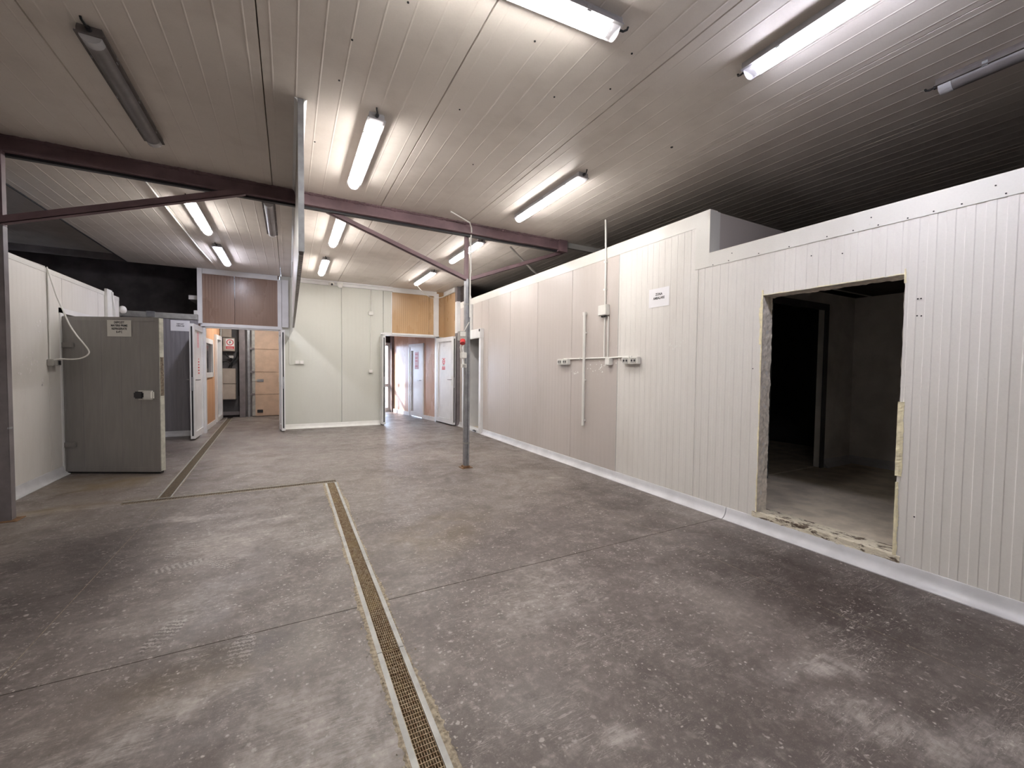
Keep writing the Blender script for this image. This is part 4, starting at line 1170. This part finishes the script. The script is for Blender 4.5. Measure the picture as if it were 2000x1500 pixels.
# left wall cabling
lc = thing('conduit', 'thin grey conduit up the left wall beside the hanging cable', 'conduit', (XL + 0.010, 6.63, 1.36))
MB().tube([(0, 0, 0.02), (0, 0, 1.03)], 0.008, 8).obj('pipe', 'white_plastic', lc)
one(MB().tube([(XL - 0.01, 6.62, LEFTZ + 0.012), (XL - 0.03, 6.2, LEFTZ + 0.010), (XL - 0.03, 5.4, LEFTZ + 0.008)], 0.006, 8).obj('wire', 'grey_plastic'), 'thin grey wire lying along the top of the left wall', 'cable')
ls = thing('wall_socket', 'double socket on the left wall next to the open cold room door', 'socket', (XL, 6.58, 1.30))
b = MB().box(0.001, 0.055, 0.0, 0.085, 0, 0.075).obj('socket_box', 'grey_plastic', ls, 0.005)
b = MB().box(0.001, 0.055, 0.10, 0.185, 0, 0.075).obj('socket_box', 'grey_plastic', ls, 0.005)
MB().box(0.054, 0.058, 0.112, 0.173, 0.012, 0.062).obj('flap', 'dark_plastic', b, 0.002)
cab = [(-2.385, 6.60, 2.405), (-2.34, 6.6, 2.21), (-2.31, 6.6, 2.08), (-2.262, 6.6, 1.93), (-2.215, 6.6, 1.78), (-2.155, 6.6, 1.655), (-2.10, 6.6, 1.565), (-2.058, 6.6, 1.487), (-2.058, 6.6, 1.445), (-2.09, 6.6, 1.41), (-2.145, 6.6, 1.385), (-2.215, 6.6, 1.377), (-2.29, 6.6, 1.38), (-2.35, 6.6, 1.365)]
def smooth(pts, n=4):
    P = [Vector(p) for p in pts]; out = []
    for i in range(len(P) - 1):
        p0, p1, p2, p3 = P[max(i - 1, 0)], P[i], P[i + 1], P[min(i + 2, len(P) - 1)]
        for k in range(n):
            t = k / n
            out.append(0.5 * ((2 * p1) + (p2 - p0) * t + (2 * p0 - 5 * p1 + 4 * p2 - p3) * t * t + (3 * p1 - p0 - 3 * p2 + p3) * t ** 3))
    out.append(P[-1]); return out
one(MB().tube(smooth(cab), 0.0075, 8).obj('hanging_cable', 'white_plastic', None, smooth=True), 'white cable hanging in a loop from the top of the left wall', 'cable')
du = thing('cable_duct', 'ivory cable duct at the far end of the left wall', 'cable duct', (XL + 0.002, 8.28, 1.9))
MB().box(0, 0.035, 0.0, 0.20, 0, 0.545).obj('duct', 'white_plastic', du, 0.003)
MB().box(0, 0.030, 0.22, 0.27, 0, 0.53).obj('duct', 'white_plastic', du, 0.003)
MB().tube([(0.04, 0.20, 0.52), (0.05, 0.24, 0.25), (0.05, 0.30, 0.0)], 0.007, 8).tube([(0.045, 0.16, 0.52), (0.055, 0.21, 0.25), (0.055, 0.26, 0.0)], 0.007, 8).obj('cables', 'white_plastic', du)
sn = one(MB().add(*(lambda n, r: ([(r * math.sin(math.pi * i / 6) * math.cos(2 * math.pi * j / 12), r * math.sin(math.pi * i / 6) * math.sin(2 * math.pi * j / 12) , r * 1.2 * math.cos(math.pi * i / 6)) for i in range(7) for j in range(12)], [(i * 12 + j, i * 12 + (j + 1) % 12, (i + 1) * 12 + (j + 1) % 12, (i + 1) * 12 + j) for i in range(6) for j in range(12)]))(0, 0.055)).obj('siren', 'white_plastic', None, smooth=True), 'small white domed siren on the far corner of the left wall', 'siren')
sn.location = (XL + 0.03, 8.93, 2.21)

# back wall fittings
bs = thing('wall_socket', 'double white socket on the ivory back wall near the left doorway', 'socket', (0.11, YB, 1.38))
for k in (0, 1):
    b = MB().box(k * 0.085, k * 0.085 + 0.082, -0.05, -0.001, 0, 0.08).obj('socket_box', 'white_plastic', bs, 0.005)
    MB().box(k * 0.085 + 0.012, k * 0.085 + 0.070, -0.053, -0.049, 0.012, 0.068).obj('flap', 'sign_white', b, 0.002)
c = thing('conduit', 'thin conduit beside the left doorway leading to the double socket', 'conduit', (0.005, YB - 0.008, 1.36))
MB().tube([(0, 0, 1.0), (0, 0, 0.0), (0.11, 0, 0.012)], 0.006, 8).obj('pipe', 'white_plastic', c)
c = thing('conduit', 'white conduit from the high junction box down to a switch on the ivory wall', 'conduit', (1.65, YB - 0.012, 1.27))
MB().tube([(0, 0, 0.02), (0, 0, 1.245)], 0.009, 8).obj('pipe', 'white_plastic', c)
c = thing('conduit', 'short twin conduit between the cornice and the high junction box', 'conduit', (1.65, YB - 0.012, 1.27))
MB().tube([(-0.015, 0, 1.342), (-0.015, 0, 1.83)], 0.009, 8).tube([(0.015, 0, 1.342), (0.015, 0, 1.83)], 0.009, 8).obj('twin_pipe', 'white_plastic', c)
b = thing('junction_box', 'white junction box high on the ivory back wall', 'junction box', (1.60, YB, 2.52))
MB().box(0, 0.10, -0.05, -0.001, 0, 0.085).obj('box', 'white_plastic', b, 0.008)
MB().box(0.006, 0.094, -0.054, -0.049, 0.006, 0.079).obj('cover', 'white_plastic', b, 0.004)
b = thing('light_switch', 'white switch on the ivory wall left of the right doorway', 'switch', (1.605, YB, 1.20))
MB().box(0, 0.08, -0.045, -0.001, 0, 0.08).obj('box', 'white_plastic', b, 0.005)
MB().box(0.018, 0.062, -0.049, -0.044, 0.016, 0.064).obj('rocker', 'sign_white', b, 0.002)
cm = thing('security_camera', 'small white dome camera under the cornice of the back wall', 'camera', (0.82, YB - 0.09, 3.10))
MB().disc((0, 0, 0.0), 0.055, (0, 0, 1), 0.06, 20).obj('body', 'white_plastic', cm, 0.008)
MB().tube([(0, -0.02, 0.018), (0.005, -0.062, 0.010)], 0.022, 14).obj('lens', 'dark_plastic', cm)
ms = thing('motion_sensor', 'white motion sensor beside the dome camera on the back wall', 'sensor', (0.99, YB - 0.05, 3.06))
MB().prism([(-0.06, -0.002, 0.12), (0.06, -0.002, 0.12), (0.06, -0.002, 0.05), (0.03, -0.002, 0.0), (-0.03, -0.002, 0.0), (-0.06, -0.002, 0.05)], (0, -0.055, 0)).obj('body', 'white_plastic', ms, 0.010)
MB().box(-0.03, 0.03, -0.062, -0.056, 0.02, 0.07).obj('window', 'sign_white', ms, 0.003)
one(MB().tube(smooth([(2.47, 9.06, 3.14), (2.56, 9.14, 3.08), (2.80, 9.40, 3.00), (3.02, 9.60, 2.985), (3.22, 9.55, 3.02), (3.34, 9.40, 3.10), (3.38, 9.30, 3.15)]), 0.008, 8).obj('hanging_cable', 'white_plastic', None, smooth=True), 'white cable sagging from the lamp towards the far right corner', 'cable')
one(MB().tube([(XR + 0.02, 8.62, 3.16), (XR + 0.02, 8.52, 3.0), (XR + 0.02, 8.40, 2.845)], 0.008, 8).tube([(XR + 0.02, 8.66, 3.16), (XR + 0.02, 8.62, 3.0), (XR + 0.02, 8.60, 2.845)], 0.008, 8).obj('cable_pair', 'white_plastic'), 'two white cables dropping onto the top of the right wall behind the post', 'cable')
wc = one(MB().tube([(-1.28, 5.2, ZC - 0.010), (-1.27, 7.0, ZC - 0.010), (-1.255, 8.2, ZC - 0.010), (-1.22, 9.3, ZC - 0.010)], 0.009, 8).obj('ceiling_cable', 'white_plastic'), 'white cable fixed along the ceiling left of the lit battens', 'cable')
one(MB().box(-1.60, -1.545, 9.90, 9.94, 2.30, 2.38).obj('junction_box', 'white_plastic', None, 0.004), 'small white box at the corner above the grey cold room front', 'junction box')

# ------------------------------------------------------------------ left corridor behind the double door
wcl = struct('wall_corridor_left', 'loading bay passage behind the left doorway', 'wall')
YF = 12.9
WY0, WY1, WZ0, WZ1 = 10.30, 11.20, 1.13, 1.84
for (y0, y1, z0, z1) in ((YB + 0.10, WY0, 0, 2.6), (WY0, WY1, 0, WZ0), (WY0, WY1, WZ1, 2.6), (WY1, 11.55, 0, 2.6), (11.55, 12.42, 2.04, 2.6)):
    ribbed(y0, y1, z0, z1, -1.50, depth=0.0006, axis='x', sign=1, thick=0.04).obj('panel', orangep, wcl)
MB().box(-1.60, -1.03, YF, YF + 0.1, 0, 2.6).obj('end_panel', 'cold_room_dark', wcl)
MB().box(-1.66, -1.60, 12.42, YF, 0, 2.6).obj('recess_panel', 'cold_room_dark', wcl)
MB().box(-1.03, 0.10, YF + 0.02, YF + 0.12, 2.35, 2.6).obj('end_panel', 'cold_room_panel', wcl)
MB().box(-0.06, 0.04, YB + 0.10, YF + 0.1, 0, 2.6).obj('side_panel', 'cold_room_panel', wcl)
MB().box(-1.7, 0.1, YB + 0.10, YF + 0.14, 2.6, 2.68).obj('ceiling_panel', 'cold_room_panel', wcl)
MB().box(-1.50, -1.485, YB + 0.1, 11.54, 0, 0.10).obj('skirting_length', 'white_pvc', wcl)
w = struct('window_1', 'white framed window in the beige passage wall beyond the left doorway', 'window')
fr = MB()
for (a, b, c_, d_) in ((WY0 - 0.05, WY0 + 0.05, WZ0 - 0.05, WZ1 + 0.05), (WY1 - 0.05, WY1 + 0.05, WZ0 - 0.05, WZ1 + 0.05), (WY0, WY1, WZ0 - 0.05, WZ0 + 0.05), (WY0, WY1, WZ1 - 0.05, WZ1 + 0.05)):
    fr.box(-1.55, -1.475, a, b, c_, d_)
fr.obj('window_frame', 'white_pvc', w)
MB().box(-1.525, -1.515, WY0 + 0.05, WY1 - 0.05, WZ0 + 0.05, WZ1 - 0.05).obj('pane', 'dark_glass', w)
d7 = struct('door_7', 'white framed glazed door in the passage wall beyond the left doorway', 'door')
fr = MB()
for (a, b, c_, d_) in ((11.55, 11.68, 0.03, 2.04), (12.29, 12.42, 0.03, 2.04), (11.68, 12.29, 0.03, 0.13), (11.68, 12.29, 1.94, 2.04)):
    fr.box(-1.56, -1.455, a, b, c_, d_)
fr.obj('door_frame', 'white_pvc', d7)
MB().box(-1.54, -1.53, 11.68, 12.29, 0.13, 1.94).obj('pane', 'dark_glass', d7)
sd = struct('door_8', 'beige sectional overhead door at the end of the left passage', 'door')
zs = [0.012, 0.58, 1.172, 1.775, 2.38]
for a, b in zip(zs[:-1], zs[1:]):
    MB().box(-0.86, -0.07, 12.80, 12.85, a + 0.003, b - 0.003).obj('door_section', 'sand_door', sd, 0.004)
    MB().box(-0.86, -0.79, 12.79, 12.80, a + 0.01, b - 0.01).obj('end_stile', 'galvanised_rail', sd)
for z in zs[1:-1]:
    MB().box(-0.90, -0.80, 12.765, 12.79, z - 0.02, z + 0.035).obj('roller_hinge', 'steel_grey_paint', sd, 0.004)
MB().box(-1.03, 0.04, 12.865, 12.885, 0.0, 2.42).obj('backing', 'dark_void', sd)
MB().box(-0.75, -0.60, 12.785, 12.80, 0.915, 0.985).obj('lock_plate', 'galvanised', sd, 0.004)
MB().tube([(-0.86, 12.785, 0.95), (-0.72, 12.785, 0.95)], 0.008, 8).obj('lock_bar', 'galvanised_rail', sd)
MB().box(-0.75, -0.62, 12.775, 12.80, 0.10, 0.18).obj('grip', 'dark_plastic', sd, 0.006)
MB().box(-0.93, -0.90, 12.76, 12.86, 0.0, 2.35).box(-0.955, -0.93, 12.74, 12.76, 0.0, 2.35).obj('guide_rail', 'galvanised', sd)
MB().box(-0.86, -0.07, 12.80, 12.85, 0.0, 0.012).obj('bottom_seal', 'black_rubber', sd)
one(MB().box(-1.13, -1.00, 12.70, 12.90, 0.0, 2.55).obj('steel_column', 'steel_grey_paint', None, 0.004), 'grey steel column beside the sectional door in the passage', 'column')
ep = thing('electrical_panel', 'beige electrical panel with high voltage sign in the left passage', 'electrical panel', (-1.36, 12.895, 1.70))
MB().box(-0.12, 0.135, -0.16, 0.0, 0.0, 0.34).obj('cabinet', 'beige_cabinet', ep, 0.006)
MB().box(-0.11, 0.125, -0.168, -0.16, 0.01, 0.33).obj('cabinet_door', 'beige_cabinet', ep, 0.004)
MB().box(-0.055, 0.125, -0.1695, -0.168, 0.05, 0.315).obj('sign_board', 'sign_white', ep)
MB().ring((0.035, -0.1695, 0.225), 0.058, 0.076, (0, -1, 0), 0.001).obj('sign_ring', 'sign_red', ep)
MB().prism([(0.045, -0.170, 0.275), (0.015, -0.170, 0.220), (0.033, -0.170, 0.220), (0.022, -0.170, 0.178), (0.056, -0.170, 0.236), (0.037, -0.170, 0.236)], (0, -0.001, 0)).obj('bolt_symbol', 'ink', ep)
MB().box(-0.050, 0.120, -0.1705, -0.1695, 0.055, 0.125).obj('red_field', 'sign_red', ep)
for z in (0.072, 0.098): MB().box(-0.03, 0.10, -0.1712, -0.1705, z, z + 0.008).obj('print_line', 'sign_white', ep)
rb = thing('electrical_panel', 'upper beige cable cabinet above the high voltage sign', 'electrical panel', (-1.40, 12.895, 2.06))
MB().box(-0.10, 0.10, -0.10, 0.0, 0.0, 0.40).obj('cabinet', 'beige_cabinet', rb, 0.005)
one(MB().tube([(-1.52, 12.80, 2.40), (-1.525, 12.79, 1.9), (-1.515, 12.80, 1.7), (-1.53, 12.80, 1.46)], 0.014, 8).obj('hanging_cable', 'white_plastic'), 'cream cable hanging left of the high voltage panel', 'cable')
cb = thing('electrical_panel', 'pair of stacked grey beige meter cabinets low in the left passage', 'electrical panel', (-1.37, 12.895, 0.47))
MB().box(-0.155, 0.155, -0.18, 0.0, 0.0, 0.395).obj('cabinet', 'beige_cabinet', cb, 0.006)
MB().box(-0.155, 0.155, -0.18, 0.0, 0.40, 0.79).obj('cabinet', 'beige_cabinet', cb, 0.006)
MB().box(-0.145, 0.145, -0.186, -0.18, 0.01, 0.385).obj('cabinet_door', 'beige_cabinet', cb, 0.004)
MB().box(-0.145, 0.145, -0.186, -0.18, 0.41, 0.78).obj('cabinet_door', 'beige_cabinet', cb, 0.004)
kb = thing('cable_bundle', 'tangle of black cables between the electrical cabinets', 'cable', (-1.32, 12.86, 1.28))
for p in ([(-0.05, 0, 0), (0.02, -0.05, 0.15), (0.12, -0.03, 0.28), (0.14, -0.03, 0.40)], [(0.0, 0, 0), (0.04, -0.06, 0.12), (0.15, -0.03, 0.22)], [(-0.2, -0.02, 0.14), (-0.05, -0.05, 0.15), (0.02, -0.04, 0.0)], [(-0.1, -0.04, 0.40), (-0.08, -0.08, 0.30), (0.05, -0.07, 0.22)]):
    MB().tube(smooth(p), 0.013, 8).obj('cable', 'black_rubber', kb)
MB().box(-0.04, 0.06, -0.09, -0.03, 0.24, 0.31).obj('cable_box', 'grey_plastic', kb, 0.01)
one(MB().box(-1.55, -1.14, 12.78, 12.86, 0.06, 0.15).obj('kick_rail', 'steel_grey_paint', None, 0.004), 'grey rail low on the wall under the meter cabinets', 'rail')
cl2 = thing('fluorescent_lamp', 'added unseen lit batten brightening the left passage', 'lamp', (-0.75, 11.4, 2.597), 0)  # lamp added above the door head, out of view, to light the passage
link('housing', LM['housing'], cl2); link('diffuser', LM['warm'], cl2)

# ------------------------------------------------------------------ right corridor with daylight
wcr = struct('wall_corridor_right', 'peach ribbed panel wall of the daylit passage behind the right doorway', 'wall')
S0 = Vector((3.22, 10.088, 0)); SU = Vector((-0.17132549, 0.98521448, 0))
SN = Vector((-SU.y, SU.x, 0))           # faces the passage
def slant(s0, s1, z0, z1, mat, period=0.075, depth=0.003):
    e = 0.006; pts = []; u = s0
    prof = [(s0, 0.0)]
    while u < s1 - period:
        prof += [(u + 0.01, 0.0), (u + 0.01 + e, -depth), (u + period * 0.5, -depth), (u + period * 0.5 + e, 0.0)]
        u += period
    prof += [(s1, 0.0), (s1, -0.06), (s0, -0.06)]
    m = MB(); m.prism([S0 + SU * q + SN * d + Vector((0, 0, z0)) for q, d in prof], (0, 0, z1 - z0))
    return m.obj('panel', mat, wcr)
slant(-0.02, 0.62, 0, 2.6, pinkp); slant(0.62, 1.50, 1.96, 2.6, pinkp); slant(1.50, 2.70, 0, 2.6, pinkp)
def sbox(s0, s1, d0, d1, z0, z1):
    m = MB(); m.prism([S0 + SU * a + SN * b + Vector((0, 0, z0)) for a, b in ((s0, d0), (s1, d0), (s1, d1), (s0, d1))], (0, 0, z1 - z0)); return m
sbox(-0.02, 0.60, 0.0, 0.03, 0, 0.10).obj('skirting_length', 'white_pvc', wcr)
sbox(1.52, 2.68, 0.0, 0.03, 0, 0.10).obj('skirting_length', 'white_pvc', wcr)
d9 = struct('door_9', 'white door with glass strip and pink notice in the daylit passage', 'door')
sbox(0.60, 0.68, -0.03, 0.03, 0, 1.98).obj('jamb', 'white_pvc', d9); sbox(1.44, 1.52, -0.03, 0.03, 0, 1.98).obj('jamb', 'white_pvc', d9)
sbox(0.60, 1.52, -0.03, 0.03, 1.90, 1.98).obj('head', 'white_pvc', d9)
sbox(0.68, 0.76, -0.03, 0.018, 0.02, 1.90).obj('leaf_frame', 'white_pvc', d9); sbox(1.36, 1.44, -0.03, 0.018, 0.02, 1.90).obj('leaf_frame', 'white_pvc', d9)
sbox(0.76, 1.36, -0.03, 0.018, 0.02, 0.14).obj('leaf_frame', 'white_pvc', d9); sbox(0.76, 1.36, -0.03, 0.018, 1.80, 1.90).obj('leaf_frame', 'white_pvc', d9)
sbox(0.76, 1.24, -0.03, 0.006, 0.14, 1.80).obj('infill_panel', 'white_pvc', d9)
sbox(1.24, 1.36, -0.03, -0.004, 0.14, 1.80).obj('glass_strip', 'grey_plastic', d9)
sbox(0.92, 1.16, 0.007, 0.009, 1.30, 1.76).obj('notice', 'sign_pink', d9)
for z in (1.36, 1.50, 1.58, 1.68): sbox(0.98, 1.12, 0.009, 0.010, z, z + 0.035).obj('print_line', 'sign_faded', d9)
MB().tube([S0 + SU * 0.74 + SN * 0.02 + Vector((0, 0, 1.0)), S0 + SU * 0.74 + SN * 0.07 + Vector((0, 0, 1.0)), S0 + SU * 0.86 + SN * 0.07 + Vector((0, 0, 1.0))], 0.010, 8).obj('lever', 'chrome', d9)
# end wall with glazed door, left wall with large window
MB().box(1.25, 1.50, 12.86, 12.94, 0, 2.6).obj('end_panel', pinkp, wcr); MB().box(1.50, 2.70, 12.86, 12.94, 2.08, 2.6).obj('end_panel', 'dusty_roof', wcr)
MB().box(2.70, 2.77, 12.66, 12.94, 0, 2.6).obj('end_column', 'dark_void', wcr)
MB().box(1.25, 1.31, 10.05, 12.86, 0, 2.6).obj('side_panel', pinkp, wcr)
MB().box(1.2, 3.45, YB + 0.10, 12.96, 2.6, 2.68).obj('ceiling_panel', white, wcr)
w2 = struct('window_2', 'white framed glazed door letting in daylight at the end of the right passage', 'window')
fr = MB()
for (a, b, c_, d_) in ((1.50, 1.57, 0, 2.08), (2.06, 2.12, 0.12, 1.98), (2.63, 2.70, 0, 2.08), (1.57, 2.63, 0, 0.12), (1.57, 2.63, 1.98, 2.08), (1.57, 2.63, 0.74, 0.84)): fr.box(a, b, 12.86, 12.92, c_, d_)
fr.obj('window_frame', 'white_pvc', w2)
for (a, b, c_, d_) in ((1.57, 2.06, 0.12, 0.74), (2.12, 2.63, 0.12, 0.74), (1.57, 2.06, 0.84, 1.98), (2.12, 2.63, 0.84, 1.98)):
    MB().box(a, b, 12.885, 12.895, c_, d_).obj('pane', 'glass', w2)
one(MB().tube([(-1.152, 12.84, 1.95), (-1.150, 12.82, 1.3), (-1.152, 12.83, 0.55)], 0.013, 8).obj('hanging_cable', 'black_rubber'), 'black cable running down beside the grey passage column', 'cable')
